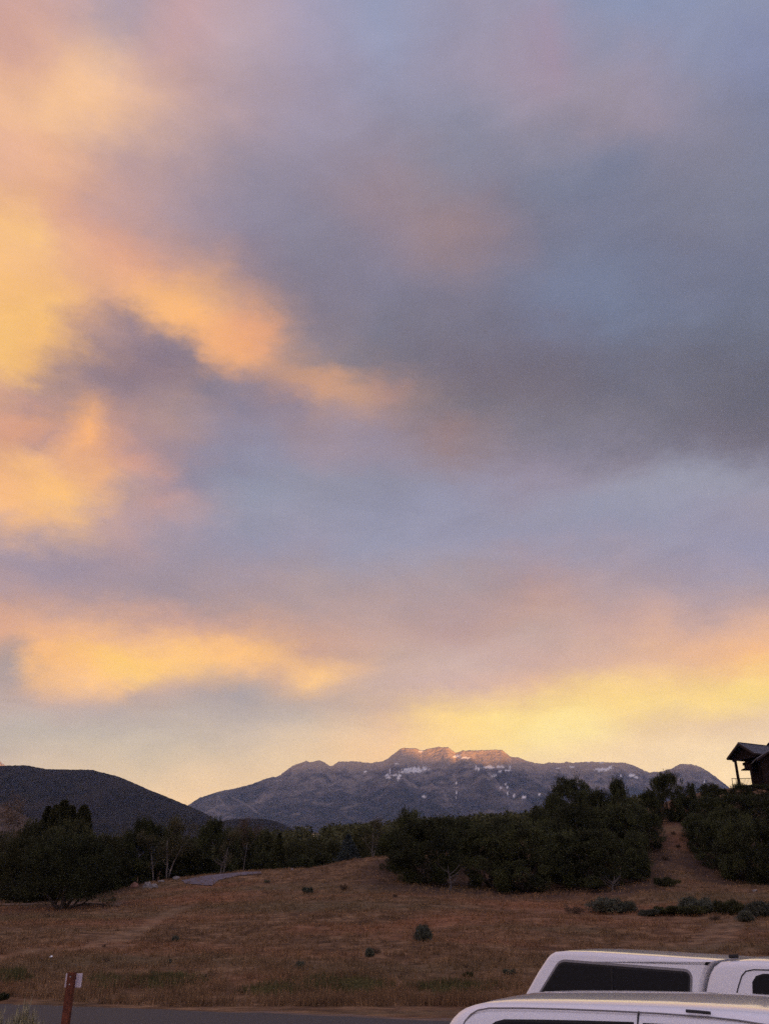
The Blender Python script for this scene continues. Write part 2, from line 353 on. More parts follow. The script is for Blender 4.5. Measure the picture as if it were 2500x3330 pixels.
def G0(x, y):
    x = np.asarray(x, float); y = np.asarray(y, float)
    s = np.clip(x / np.maximum(y, 1.0), -0.89, 0.88); yy = np.clip(y, 0, 599)
    i = (s + 0.9) / 0.01; i0 = i.astype(int); fi = i - i0; j0 = np.minimum(yy.astype(int), 599); fj = yy - j0
    z = (ZT[i0, j0] * (1 - fi) + ZT[i0 + 1, j0] * fi) * (1 - fj) + (ZT[i0, j0 + 1] * (1 - fi) + ZT[i0 + 1, j0 + 1] * fi) * fj
    return z
def Gn(x, y):     # scalar height with small bumps
    z = float(G0(x, y))
    if y > 33:
        k = min(1.0, (y - 33) / 6.0)
        z += k * (0.16 * fbm(x, y, 0.16, 3, 3.1) + 0.05 * fbm(x, y, 0.9, 3, 9.2))
    return z
def hit(px, py, y0=34.0, y1=130.0):
    """where the sight line through a photo point meets the ground"""
    a, b, c = ray(px, py); y = y0
    while y < y1:
        if EYE + c / b * y < Gn(a / b * y, y): break
        y += 0.25
    return a / b * y, y

# road far edge on the flat
def flat(px, py):
    a, b, c = ray(px, py); Y = -EYE / (c / b); return a / b * Y, Y
e0 = Vector(flat(0, 3264)); e1 = Vector(flat(840, 3298)); ed = (e1 - e0).normalized()
def road_edge_y(x): return e0.y + (x - e0.x) / ed.x * ed.y

def seg_d(x, y, pts):
    d = 9e9
    for (ax, ay), (bx, by) in zip(pts[:-1], pts[1:]):
        dx, dy = bx - ax, by - ay; t = max(0, min(1, ((x-ax)*dx + (y-ay)*dy) / (dx*dx + dy*dy)))
        d = min(d, math.hypot(x - ax - t*dx, y - ay - t*dy))
    return d
tracks = []
for line in ([(300, 3075), (400, 3040), (470, 3015), (520, 2985), (590, 2950)], [(340, 3068), (430, 3050), (480, 3020), (540, 2985), (620, 2950)],
             [(2240, 3085), (2290, 3055), (2340, 3010)], [(2320, 3085), (2365, 3040), (2405, 3000)],
             [(0, 3120), (150, 3090), (300, 3082), (420, 3078)], [(1000, 2936), (1300, 2946), (1600, 2962), (1900, 2975), (2500, 2985)],
             [(1500, 2950), (1750, 2958), (2000, 2985), (2500, 3000)]):
    tracks.append([hit(*p) for p in line])

def axis(lo, hi, step, ext):
    a = list(np.arange(lo, hi + 1e-6, step)); d = step; v = hi; right = []
    while v < ext: d = min(d * 1.35, 900.0); v += d; right.append(v)
    d = step; v = lo; left = []
    while v > -ext: d = min(d * 1.35, 900.0); v -= d; left.append(v)
    return np.array(left[::-1] + a + right)
gx = axis(-40, 56, 0.45, 24000); gy = np.concatenate([[-24000, -8000, -2000, -500, -120, -30, 0, 10, 20, 28, 31], np.arange(31.5, 134, 0.45)])
d = 0.45; v = gy[-1]; more = []
while v < 24000: d = min(d * 1.25, 900); v += d; more.append(v)
gy = np.concatenate([gy, more])
X, Y = np.meshgrid(gx, gy); Z = G0(X, Y)
far = np.clip((np.hypot(X, Y) - 600) / 400, 0, 1); Z = Z * (1 - far) + 30.0 * far * (Y > 0)
trk = np.zeros_like(X)
for i in range(len(gy)):
    if gy[i] < 31 or gy[i] > 134: continue
    for j in range(len(gx)):
        x, y = gx[j], gy[i]
        if abs(x) > 60: continue
        k = min(1.0, (y - 33) / 6.0) if y > 33 else 0
        Z[i, j] += k * (0.16 * fbm(x, y, 0.16, 3, 3.1) + 0.05 * fbm(x, y, 0.9, 3, 9.2))
        if y < 105:
            for t in tracks:
                dd = seg_d(x, y, t)
                if dd < 0.8: trk[i, j] = max(trk[i, j], 1 - dd / 0.8)
# clear lowering under the road
under = (Y < (e0.y + (X - e0.x) / ed.x * ed.y)) & (np.abs(X) < 300) & (Y > -100)
Z[under & (Y < 34)] = -0.0
gme = np_mesh('ground', np.stack([X.ravel(), Y.ravel(), Z.ravel()], 1), grid_faces(len(gy), len(gx)))
at_ = gme.attributes.new('track', 'FLOAT', 'POINT'); at_.data.foreach_set('value', trk.ravel().astype(np.float32))

def ground_color(t, b, gain=1.0, use_track=True):
    tcn = N(t, 'ShaderNodeTexCoord'); P = tcn.outputs['Object']
    geo = N(t, 'ShaderNodeNewGeometry'); P = geo.outputs['Position']
    def noise(sc, det=4, st=(1, 1, 1), dist=0.0):
        mpn = N(t, 'ShaderNodeMapping'); mpn.inputs['Scale'].default_value = st; t.links.new(P, mpn.inputs[0])
        n = N(t, 'ShaderNodeTexNoise'); n.inputs['Scale'].default_value = sc; n.inputs['Detail'].default_value = det; n.inputs['Distortion'].default_value = dist
        t.links.new(mpn.outputs[0], n.inputs['Vector']); return n.outputs['Fac']
    r = N(t, 'ShaderNodeValToRGB'); e = r.color_ramp.elements
    e[0].position = 0.32; e[0].color = (0.070, 0.038, 0.020, 1); e[1].position = 0.68; e[1].color = (0.255, 0.148, 0.078, 1)
    m_ = e.new(0.5); m_.color = (0.148, 0.083, 0.044, 1)
    t.links.new(noise(1.1, 12, (0.6, 1, 1), 0.8), r.inputs[0])
    def mixin(src, col, lo, hi, amt):
        mr = N(t, 'ShaderNodeMapRange'); mr.inputs['From Min'].default_value = lo; mr.inputs['From Max'].default_value = hi
        mr.inputs['To Max'].default_value = amt; t.links.new(src, mr.inputs['Value'])
        mx = N(t, 'ShaderNodeMix', data_type='RGBA'); t.links.new(mr.outputs[0], mx.inputs['Factor']); t.links.new(cur[0], mx.inputs['A'])
        mx.inputs['B'].default_value = (*col, 1); cur[0] = mx.outputs['Result']
    cur = [r.outputs[0]]
    mixin(noise(0.09, 5, (0.5, 1, 1), 0.8), (0.26, 0.105, 0.052), 0.50, 0.66, 0.6)          # rusty patches
    mixin(noise(0.16, 5, (0.4, 1, 1)), (0.11, 0.085, 0.045), 0.50, 0.66, 0.6)                 # olive patches
    mixin(noise(3.2, 8, (0.6, 1, 1)), (0.04, 0.026, 0.02), 0.52, 0.70, 0.8)                # dark mats
    if use_track:
        av = N(t, 'ShaderNodeAttribute'); av.attribute_name = 'track'
        tv = mathn(t, 'MULTIPLY', av.outputs['Fac'], noise(2.0, 3))
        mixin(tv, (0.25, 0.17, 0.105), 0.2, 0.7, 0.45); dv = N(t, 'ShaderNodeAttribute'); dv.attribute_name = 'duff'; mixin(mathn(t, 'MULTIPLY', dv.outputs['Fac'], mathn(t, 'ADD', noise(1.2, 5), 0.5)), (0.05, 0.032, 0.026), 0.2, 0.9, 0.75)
    if gain != 1.0:
        vsn = N(t, 'ShaderNodeVectorMath', operation='SCALE'); vsn.inputs['Scale'].default_value = gain
        t.links.new(cur[0], vsn.inputs[0]); cur[0] = vsn.outputs[0]
    return cur[0], noise
m_ground, t, b = mat_new('dry_field')
col, noise_ = ground_color(t, b)
t.links.new(col, b.inputs['Base Color']); b.inputs['Roughness'].default_value = 0.95; b.inputs['Specular IOR Level'].default_value = 0.1
bp = N(t, 'ShaderNodeBump'); bp.inputs['Strength'].default_value = 0.9; bp.inputs['Distance'].default_value = 0.12
t.links.new(noise_(4.0, 6), bp.inputs['Height']); t.links.new(bp.outputs[0], b.inputs['Normal'])
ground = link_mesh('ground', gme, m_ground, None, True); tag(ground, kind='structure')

# ---- dry grass over the visible field
def blades(pts, h, w, lean):
    n = len(pts); ang = RNG.uniform(0, math.pi * 2, n); la = RNG.uniform(0, 2 * math.pi, n)
    base = pts; dx = np.stack([np.cos(ang), np.sin(ang), np.zeros(n)], 1) * w[:, None] / 2
    tip = base + np.stack([np.cos(la) * lean, np.sin(la) * lean, h], 1)
    V = np.stack([base - dx, base + dx, tip], 1).reshape(-1, 3)
    return V, np.arange(3 * n).reshape(-1, 3)
P = []
rr = random.Random(5)
while len(P) < 30000:
    y = 32.0 + 62 * rr.random() ** 1.25; s_ = rr.uniform(-0.47, 0.5); x = s_ * y
    if y < road_edge_y(x) + 0.7: continue
    if fbm(x, y, 0.5, 3, 1.0) + rr.uniform(-0.5, 0.6) < 0: continue
    if any(seg_d(x, y, t_) < 0.45 for t_ in tracks): continue
    P.append((x, y))
P = np.array(P); Zp = G0(P[:, 0], P[:, 1])
for i, (x, y) in enumerate(P): Zp[i] = Gn(x, y)
C = np.column_stack([P, Zp - 0.03])
reps = 6
B = np.repeat(C, reps, 0); B[:, 0] += RNG.normal(0, 0.09, len(B)); B[:, 1] += RNG.normal(0, 0.09, len(B))
near = np.clip((46 - B[:, 1]) / 14, 0, 1)
Hh = RNG.uniform(0.10, 0.26, len(B)) * (1 + 0.7 * near); Ww = RNG.uniform(0.012, 0.035, len(B)) * (1 + B[:, 1] / 90)
V_, F_ = blades(B, Hh, Ww, RNG.uniform(0.02, 0.14, len(B)))
m_grass, t, b = mat_new('dry_grass')
col, noise_ = ground_color(t, b, 1.2, False)
geo = N(t, 'ShaderNodeNewGeometry'); mx = N(t, 'ShaderNodeMix', data_type='RGBA'); mx.inputs['B'].default_value = (0.28, 0.175, 0.09, 1)
t.links.new(mathn(t, 'MULTIPLY', geo.outputs['Random Per Island'], 0.55), mx.inputs['Factor']); t.links.new(col, mx.inputs['A'])
t.links.new(mx.outputs['Result'], b.inputs['Base Color']); b.inputs['Roughness'].default_value = 0.9; b.inputs['Specular IOR Level'].default_value = 0.1
gr = link_mesh('grass', np_mesh('grass', V_, F_), m_grass); tag(gr, 'dry reddish tan grass covering the sloping field', 'grass', kind='stuff')
# green weeds low in the field
P = []
for (px, py, rx, ry, n) in ((540, 3195, 110, 16, 800), (340, 3200, 60, 18, 250), (900, 3228, 90, 15, 500), (1130, 3215, 160, 18, 500), (1480, 3218, 140, 16, 400), (40, 3180, 60, 16, 250), (1050, 3195, 90, 14, 200)):
    for _ in range(n):
        q = (px + rr.gauss(0, rx * .5), py + rr.gauss(0, ry * .6)); x, y = hit(*q)
        if y > road_edge_y(x) + 1.2: P.append((x, y, Gn(x, y) - .02))
B = np.repeat(np.array(P), 5, 0); B[:, :2] += RNG.normal(0, 0.1, (len(B), 2))
V_, F_ = blades(B, RNG.uniform(.1, .3, len(B)), RNG.uniform(.02, .05, len(B)), RNG.uniform(.02, .12, len(B)))
m_weed = leaf_mat('green_weed', (0.075, 0.075, 0.028), (0.14, 0.125, 0.05), (0.22, 0.16, 0.07))
o = link_mesh('green_grass', np_mesh('green_grass', V_, F_), m_weed); tag(o, 'patches of greener grass low in the field near the road', 'grass', kind='stuff')

# ------------------------------------------------------------------ road, shoulder, upper paths
m_asph = plain('asphalt', (0.048, 0.043, 0.045), 0.85, spec=0.3, var=0.22, scale=24, bump=0.5)
m_gravel = plain('gravel', (0.15, 0.10, 0.075), 0.95, spec=0.1, var=0.45, scale=3.0, bump=0.8, stretch=(0.4, 2, 1))
m_path = plain('old_asphalt', (0.13, 0.11, 0.13), 0.9, spec=0.2, var=0.25, scale=2.0, bump=0.3)
def strip(name, near_fn, far_fn, xs, z, mat, rag=0.0):
    V = []
    for i, x in enumerate(xs):
        r = rag * fbm(x, 0, 0.6, 4, 5.0)
        for k in range(5):
            u = k / 4; V.append((x, near_fn(x) * (1 - u) + (far_fn(x) + r) * u, z))
    f = grid_faces(len(xs), 5)
    return link_mesh(name, np_mesh(name, V, f), mat)
xs = np.arange(-60, 60.1, 0.5)
o = strip('road', lambda x: road_edge_y(x) - 7.2, lambda x: road_edge_y(x) + (0.0 if x < 3 else -0.1), xs, 0.008, m_asph, 0.25); tag(o, kind='structure')
o = strip('shoulder', lambda x: road_edge_y(x) - 1.0, lambda x: road_edge_y(x) + 0.35 + 1.9 * max(0, min(1, (x + 2) / 10)), xs, 0.004, m_gravel, 0.7); tag(o, kind='structure')
o = strip('parking_lot', lambda x: -40, lambda x: road_edge_y(x) - 7.1, xs, 0.004, m_gravel); tag(o, kind='structure')

def drape(name, top, bot, mat, n=40, m=8, off=0.05):
    """sheet between two outlines seen in the photo, laid on the slope"""
    V = []
    tx = [p[0] for p in top]; ty = [p[1] for p in top]; bx = [p[0] for p in bot]; by = [p[1] for p in bot]
    for i in range(n + 1):
        u = i / n
        pt = (tx[0] + (tx[-1] - tx[0]) * u, np.interp(tx[0] + (tx[-1] - tx[0]) * u, tx, ty))
        pb = (bx[0] + (bx[-1] - bx[0]) * u, np.interp(bx[0] + (bx[-1] - bx[0]) * u, bx, by))
        a = Vector(hit(*pt)); c = Vector(hit(*pb))
        for k in range(m + 1):
            q = a.lerp(c, k / m); V.append((q.x, q.y, Gn(q.x, q.y) + off))
    return link_mesh(name, np_mesh(name, V, grid_faces(n + 1, m + 1)), mat)
o = drape('path', [(590, 2866), (640, 2855), (720, 2845), (800, 2838), (850, 2838)], [(600, 2876), (690, 2884), (710, 2866), (780, 2850), (850, 2846)], m_path); tag(o, kind='structure')
o = drape('driveway', [(-120, 2930), (0, 2930), (100, 2932), (400, 2940)], [(-120, 2948), (0, 2948), (120, 2945), (390, 2950)], m_gravel, 40, 6); tag(o, kind='structure')

# ------------------------------------------------------------------ mountains and hills
def hillmesh(name, prof, Yc, Yb, Yback, nr, px0, px1, npx, rough, seed, mat, base_py=2800, power=1.0, paint=None, shape=None):
    """terrain whose crest line (photo px, py) stands at distance Yc, foot at Yb"""
    pxs = np.linspace(px0, px1, npx); pp = [p[0] for p in prof]; qq = [p[1] for p in prof]
    V = np.zeros((nr, npx, 3)); att = {k: np.zeros((nr, npx)) for k in ('snow', 'scar')}
    nb = max(3, nr // 10)
    for j, px in enumerate(pxs):
        cpy = float(np.interp(px, pp, qq)); a, bb, c = ray(px, cpy); s = a / bb; tc_ = c / bb
        tb = ray(px, base_py)[2] / ray(px, base_py)[1]
        for i in range(nr):
            if i < nr - nb:
                v = i / (nr - nb - 1); Yy = Yb + (Yc - Yb) * v
                w = v ** power
                x = s * Yy
                k = Yc / 10000.0
                n1 = mn.ridged_multi_fractal(Vector((x / (900 * k) + seed, Yy / (2600 * k), seed)), 1.0, 2.1, 6, 0.9, 2.0)
                n2 = mn.fractal(Vector((x / (260 * k) + seed, Yy / (420 * k), 2.3)), 0.8, 2.0, 5)
                tt = tb + (tc_ - tb) * w
                env = min(1.0, (1 - v) * 6.0) * min(1.0, v * 3 + 0.1)
                tt += (tc_ - tb) * env * rough * ((n1 - 1.1) * 0.17 + n2 * 0.06)
                jag = (v > 0.97) * 0.0
                tt = min(tt, tc_ - (1 - v) * (tc_ - tb) * 0.03)
                z = EYE + tt * Yy
                V[i, j] = (x, Yy, z)
            else:
                q = (i - (nr - nb) + 1) / nb; Yy = Yc + (Yback - Yc) * q
                V[i, j] = (s * Yy, Yy, (EYE + tc_ * Yc) * (1 - q) + 30 * q)
    # small teeth on the skyline
    ic = nr - nb - 1
    for j in range(npx):
        V[ic, j, 2] += Yc * 0.0006 * rough * mn.fractal(Vector((pxs[j] * 0.09, seed, 0)), 0.6, 2.2, 4)
    me = np_mesh(name, V.reshape(-1, 3), grid_faces(nr, npx))
    if paint:
        S = np.zeros(nr * npx, np.float32); Cc = np.zeros(nr * npx, np.float32)
        for n_, (x, y, z) in enumerate(V.reshape(-1, 3)):
            u, w = proj(x, y, z); S[n_], Cc[n_] = paint(u, w)
        a = me.attributes.new('snow', 'FLOAT', 'POINT'); a.data.foreach_set('value', S)
        a = me.attributes.new('scar', 'FLOAT', 'POINT'); a.data.foreach_set('value', Cc)
    return link_mesh(name, me, mat, None, True)

MT = [(300,2680),(520,2655),(609,2621),(647,2597),(708,2575),(774,2562),(825,2549),(866,2532),(906,2524),(952,2491),(975,2482),(995,2475),(1007,2480),(1022,2477),(1038,2473),(1058,2481),(1073,2492),(1083,2490),(1103,2477),(1129,2477),(1154,2476),(1190,2481),(1210,2484),(1215,2480),(1245,2476),(1263,2466),(1285,2448),(1306,2433),(1349,2433),(1371,2441),(1422,2429),(1457,2431),(1480,2448),(1490,2446),(1503,2441),(1560,2441),(1609,2438),(1632,2439),(1660,2462),(1687,2464),(1716,2476),(1762,2486),(1784,2481),(1833,2482),(1841,2477),(1860,2481),(1925,2478),(1990,2480),(2033,2481),(2071,2495),(2109,2513),(2147,2510),(2182,2500),(2212,2485),(2247,2487),(2272,2492),(2304,2511),(2329,2529),(2400,2585),(2500,2640),(2800,2700)]
SN = [(1348,2505,40,9),(1325,2509,24,7),(1380,2500,9,8),(1260,2523,11,4),(1282,2522,16,3),(1300,2523,12,4),(1296,2533,6,6),(1268,2508,2,13),(1257,2530,14,2),
      (1291,2484,8,2),(1367,2444,8,3),(1485,2461,11,4),(1512,2465,16,3),(1497,2456,4,4),(1554,2500,12,4),(1548,2495,3,5),(1594,2495,22,5),(1575,2496,10,3),(1627,2495,14,4),(1650,2506,12,3),(1658,2496,3,6),(1627,2509,6,4),
      (1606,2522,9,3),(1483,2546,3,4),(1484,2579,2,7),(1483,2597,2,4),(1379,2592,8,3),(1187,2511,5,3),(1669,2589,6,7),(1704,2593,7,5),(1627,2561,4,4),(1649,2561,3,4),(1643,2552,4,3),(1650,2580,2,5),(1753,2584,4,3),
      (1814,2499,8,2),(1860,2495,12,3),(1962,2503,28,6),(1985,2497,6,7),(2053,2522,12,5),(2068,2529,9,4),(2018,2523,3,3),(2289,2546,3,7),(1552,2440,3,2),(1910,2479,10,2),(1956,2481,8,2)]
SCAR = [([(708,2590),(722,2608),(730,2618),(716,2617),(700,2628),(668,2646)],3.0),([(708,2590),(704,2620),(698,2632)],1.6),([(752,2592),(790,2612),(810,2622),(845,2650)],2.2),([(712,2590),(728,2590)],1.2),([(1120,2630),(1160,2618)],4),([(1250,2560),(1268,2540)],2.5),([(950,2650),(975,2646)],3)]
def paint_mt(u, w):
    s = 0.0
    n = mn.fractal(Vector((u * 0.11 + w * .05, w * 0.22, 3.0)), 0.6, 2.1, 4)
    for (a, b_, rx, ry) in SN:
        if abs(u - a) < rx * 1.8 and abs(w - b_) < ry * 1.8:
            d_ = 1.0 - math.hypot((u - a) / rx, (w - b_) / ry) + n * 0.75
            s = max(s, d_ * 3)
    c = 0.0
    if u < 1300 and w > 2530:
        for pts, wd in SCAR:
            c = max(c, 1.3 - seg_d(u, w, pts) / wd + n * 0.5)
    return min(1, max(0, s)), min(1, max(0, c))

m_mt, t, b = mat_new('mountain_rock')
b.inputs['Roughness'].default_value = 0.95; b.inputs['Specular IOR Level'].default_value = 0.05
geo = N(t, 'ShaderNodeNewGeometry'); sp = N(t, 'ShaderNodeSeparateXYZ'); t.links.new(geo.outputs['Position'], sp.inputs[0])
def tnoise(t, sc, det, st=(1, 1, 1), dist=0.0):
    mpn = N(t, 'ShaderNodeMapping'); mpn.inputs['Scale'].default_value = st; t.links.new(geo.outputs['Position'], mpn.inputs[0])
    n = N(t, 'ShaderNodeTexNoise'); n.inputs['Scale'].default_value = sc; n.inputs['Detail'].default_value = det; n.inputs['Distortion'].default_value = dist
    t.links.new(mpn.outputs[0], n.inputs['Vector']); return n.outputs['Fac']
r = N(t, 'ShaderNodeValToRGB'); e = r.color_ramp.elements
e[0].position = .38; e[0].color = (.058, .054, .058, 1); e[1].position = .62; e[1].color = (.22, .185, .165, 1)
t.links.new(tnoise(t, 0.008, 8, (1, .6, 1.6), .8), r.inputs[0])
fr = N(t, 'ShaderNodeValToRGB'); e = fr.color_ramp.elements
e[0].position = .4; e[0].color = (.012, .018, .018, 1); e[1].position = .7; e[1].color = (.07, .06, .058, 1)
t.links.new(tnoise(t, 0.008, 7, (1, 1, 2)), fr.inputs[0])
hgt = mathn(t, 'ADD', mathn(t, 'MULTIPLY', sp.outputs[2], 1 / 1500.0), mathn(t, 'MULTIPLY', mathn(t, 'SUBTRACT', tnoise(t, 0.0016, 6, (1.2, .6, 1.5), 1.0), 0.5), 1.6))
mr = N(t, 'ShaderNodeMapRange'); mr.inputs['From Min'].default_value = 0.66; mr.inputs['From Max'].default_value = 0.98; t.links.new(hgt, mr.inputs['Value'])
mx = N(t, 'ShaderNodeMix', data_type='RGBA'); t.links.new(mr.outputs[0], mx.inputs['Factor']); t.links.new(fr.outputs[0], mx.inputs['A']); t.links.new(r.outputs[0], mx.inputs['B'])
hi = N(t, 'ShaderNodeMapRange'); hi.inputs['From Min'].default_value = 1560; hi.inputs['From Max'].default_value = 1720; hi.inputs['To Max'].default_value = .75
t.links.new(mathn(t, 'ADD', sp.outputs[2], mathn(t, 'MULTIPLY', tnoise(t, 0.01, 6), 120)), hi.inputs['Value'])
mx0 = N(t, 'ShaderNodeMix', data_type='RGBA'); t.links.new(hi.outputs[0], mx0.inputs['Factor']); t.links.new(mx.outputs['Result'], mx0.inputs['A']); mx0.inputs['B'].default_value = (.42, .32, .235, 1); mx = mx0   # summit rock painted paler and warmer to raise the sunlit glow
av = N(t, 'ShaderNodeAttribute'); av.attribute_name = 'scar'
mx1 = N(t, 'ShaderNodeMix', data_type='RGBA'); t.links.new(mathn(t, 'MULTIPLY', av.outputs['Fac'], 0.4), mx1.inputs['Factor']); t.links.new(mx.outputs['Result'], mx1.inputs['A']); mx1.inputs['B'].default_value = (.33, .28, .24, 1)
av = N(t, 'ShaderNodeAttribute'); av.attribute_name = 'snow'
mx2 = N(t, 'ShaderNodeMix', data_type='RGBA'); t.links.new(av.outputs['Fac'], mx2.inputs['Factor']); t.links.new(mx1.outputs['Result'], mx2.inputs['A']); mx2.inputs['B'].default_value = (.74, .74, .78, 1)
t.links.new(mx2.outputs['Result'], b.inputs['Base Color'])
bp = N(t, 'ShaderNodeBump'); bp.inputs['Strength'].default_value = 1.0; bp.inputs['Distance'].default_value = 60.0
t.links.new(tnoise(t, 0.01, 8, (1, .7, 1.2)), bp.inputs['Height']); t.links.new(bp.outputs[0], b.inputs['Normal'])
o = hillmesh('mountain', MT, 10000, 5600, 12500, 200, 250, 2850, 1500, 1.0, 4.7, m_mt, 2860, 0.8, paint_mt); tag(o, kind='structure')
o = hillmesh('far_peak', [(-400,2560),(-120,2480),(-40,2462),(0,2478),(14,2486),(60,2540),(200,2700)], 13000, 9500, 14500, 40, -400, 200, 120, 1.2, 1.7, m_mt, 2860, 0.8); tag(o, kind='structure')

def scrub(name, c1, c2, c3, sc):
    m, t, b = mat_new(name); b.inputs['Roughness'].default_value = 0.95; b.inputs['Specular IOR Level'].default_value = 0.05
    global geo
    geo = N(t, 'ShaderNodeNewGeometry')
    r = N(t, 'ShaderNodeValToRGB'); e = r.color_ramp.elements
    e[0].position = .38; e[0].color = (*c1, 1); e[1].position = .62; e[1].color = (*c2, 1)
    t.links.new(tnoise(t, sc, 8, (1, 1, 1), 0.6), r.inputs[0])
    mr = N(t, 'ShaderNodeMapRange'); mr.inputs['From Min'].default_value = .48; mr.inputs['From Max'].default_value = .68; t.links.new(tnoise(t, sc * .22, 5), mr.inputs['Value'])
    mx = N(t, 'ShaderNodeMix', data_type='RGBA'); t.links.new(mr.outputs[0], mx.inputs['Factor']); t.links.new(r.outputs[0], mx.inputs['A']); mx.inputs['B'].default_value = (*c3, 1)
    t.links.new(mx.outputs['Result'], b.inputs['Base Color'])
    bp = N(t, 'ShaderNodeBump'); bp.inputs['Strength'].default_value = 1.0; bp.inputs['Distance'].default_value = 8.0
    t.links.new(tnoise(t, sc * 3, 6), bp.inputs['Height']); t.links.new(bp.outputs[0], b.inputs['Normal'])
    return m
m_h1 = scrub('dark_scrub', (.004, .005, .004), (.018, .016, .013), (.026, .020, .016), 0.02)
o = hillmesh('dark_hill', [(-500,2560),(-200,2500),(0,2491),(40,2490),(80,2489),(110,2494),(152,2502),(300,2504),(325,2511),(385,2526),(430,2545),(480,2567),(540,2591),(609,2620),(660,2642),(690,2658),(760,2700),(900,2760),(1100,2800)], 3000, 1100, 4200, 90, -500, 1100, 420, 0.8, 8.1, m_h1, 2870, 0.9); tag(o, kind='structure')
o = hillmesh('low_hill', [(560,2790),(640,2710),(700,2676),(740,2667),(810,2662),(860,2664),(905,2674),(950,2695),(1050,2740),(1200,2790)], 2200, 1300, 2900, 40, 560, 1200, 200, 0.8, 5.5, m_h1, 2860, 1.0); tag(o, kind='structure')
m_h2 = scrub('brown_scrub', (.05, .038, .03), (.15, .105, .08), (.19, .13, .10), 0.05)
o = hillmesh('brown_hill', [(-500,2560),(-200,2590),(0,2616),(40,2632),(100,2665),(200,2730),(400,2830)], 1100, 600, 1600, 40, -500, 400, 200, 0.8, 2.5, m_h2, 2880, 0.9); tag(o, kind='structure')
m_h3 = scrub('blue_forest', (.02, .028, .03), (.06, .07, .07), (.04, .05, .06), 0.01)
o = hillmesh('wooded_foothill', [(1800,2760),(1950,2640),(2000,2590),(2050,2560),(2085,2570),(2130,2600),(2300,2640),(2700,2700)], 7200, 5200, 8000, 40, 1800, 2700, 200, 0.8, 6.5, m_h3, 2860, 1.0); tag(o, kind='structure')
# unseen range added to shade the valley; its notch lets sun reach the summits
def shade_range():
    n, m = 300, 24; V = []
    for i in range(n):
        y = -17000 + 31500 * i / (n - 1)
        top = 15 * mn.fractal(Vector((y / 2500, 1, 5)), 0.8, 2, 4)
        top += float(np.interp(y, [-17000, -7000, -5620, -4200, -3900, -3500, -2900, -2600, -1600, -1400, 1756, 5000, 14500], [2200, 2400, 2600, 2540, 2330, 2120, 2080, 2235, 2250, 2330, 2180, 2150, 2400]))
        for j in range(m):
            q = j / (m - 1); x = 5400 + 4600 * q + max(0, y - 9000) * 0.15
            h = math.sin(math.pi * min(1, q / 0.6) / 2) if q < 0.6 else math.cos(math.pi * (q - 0.6) / 0.8)
            V.append((x, y, 30 + (top - 30) * max(0, h) + 60 * mn.fractal(Vector((x / 600, y / 600, 2)), 0.8, 2, 4) * min(1, q * 3) * (h < .95)))
    o = link_mesh('shade_hills', np_mesh('shade_hills', V, grid_faces(n, m)), m_h1, None, True); tag(o, kind='structure')
shade_range()

# ------------------------------------------------------------------ trees
m_jun = leaf_mat('juniper_leaves', (.027, .029, .015), (.066, .072, .026), (.11, .105, .05))
m_oak = leaf_mat('olive_leaves', (.028, .030, .013), (.068, .068, .027), (.105, .092, .042))
m_thin = leaf_mat('thin_twigs', (.035, .034, .016), (.08, .07, .034), (.12, .095, .05))
m_brown = leaf_mat('brown_twigs', (.07, .045, .03), (.13, .085, .055), (.16, .11, .07))
m_blue = leaf_mat('spruce_needles', (.035, .045, .043), (.07, .085, .08), (.11, .125, .115))
m_sage = leaf_mat('sage_leaves', (.055, .058, .042), (.11, .115, .082), (.17, .165, .12), 3)
m_rabbit = leaf_mat('rabbitbrush_twigs', (.20, .18, .10), (.38, .34, .22), (.5, .46, .33), 5)
m_bark = plain('bark', (.055, .042, .034), .95, spec=.1, var=.4, scale=12, bump=.6, stretch=(1, 1, .2))
m_pale = plain('pale_bark', (.19, .165, .15), .9, spec=.1, var=.3, scale=9, bump=.3, stretch=(1, 1, .3))

def leafcards(P, out, size, aspect, up=0.35, jitter=0.9):
    """rhombic leaf sprays at P pointing roughly along out"""
    n = len(P); d = out + RNG.normal(0, jitter, (n, 3)); d[:, 2] += up
    d /= np.linalg.norm(d, axis=1)[:, None] + 1e-9
    r = RNG.normal(0, 1, (n, 3)); s = np.cross(d, r); s /= np.linalg.norm(s, axis=1)[:, None] + 1e-9
    L = size * RNG.uniform(.6, 1.4, n); W = L * aspect
    a = P; b_ = P + d * (L * .5)[:, None] + s * (W * .5)[:, None]; c = P + d * L[:, None]; e = P + d * (L * .5)[:, None] - s * (W * .5)[:, None]
    V = np.stack([a, b_, c, e], 1).reshape(-1, 3)
    return V, np.arange(4 * n).reshape(-1, 4)
def lobes_cloud(lobes, n, shell=0.55):
    """points filling a set of ellipsoid lobes, denser to the outside"""
    w = np.array([l[3] * l[4] for l in lobes]); idx = RNG.choice(len(lobes), n, p=w / w.sum())
    L = np.array(lobes)[idx]
    d = RNG.normal(0, 1, (n, 3)); d /= np.linalg.norm(d, axis=1)[:, None]
    r = shell + (1 - shell) * RNG.random(n) ** 0.7; r *= 1 + 0.22 * RNG.normal(0, 1, n) * (RNG.random(n) < .25)
    P = L[:, :3] + d * r[:, None] * np.stack([L[:, 3], L[:, 3], L[:, 4]], 1)
    return P, d
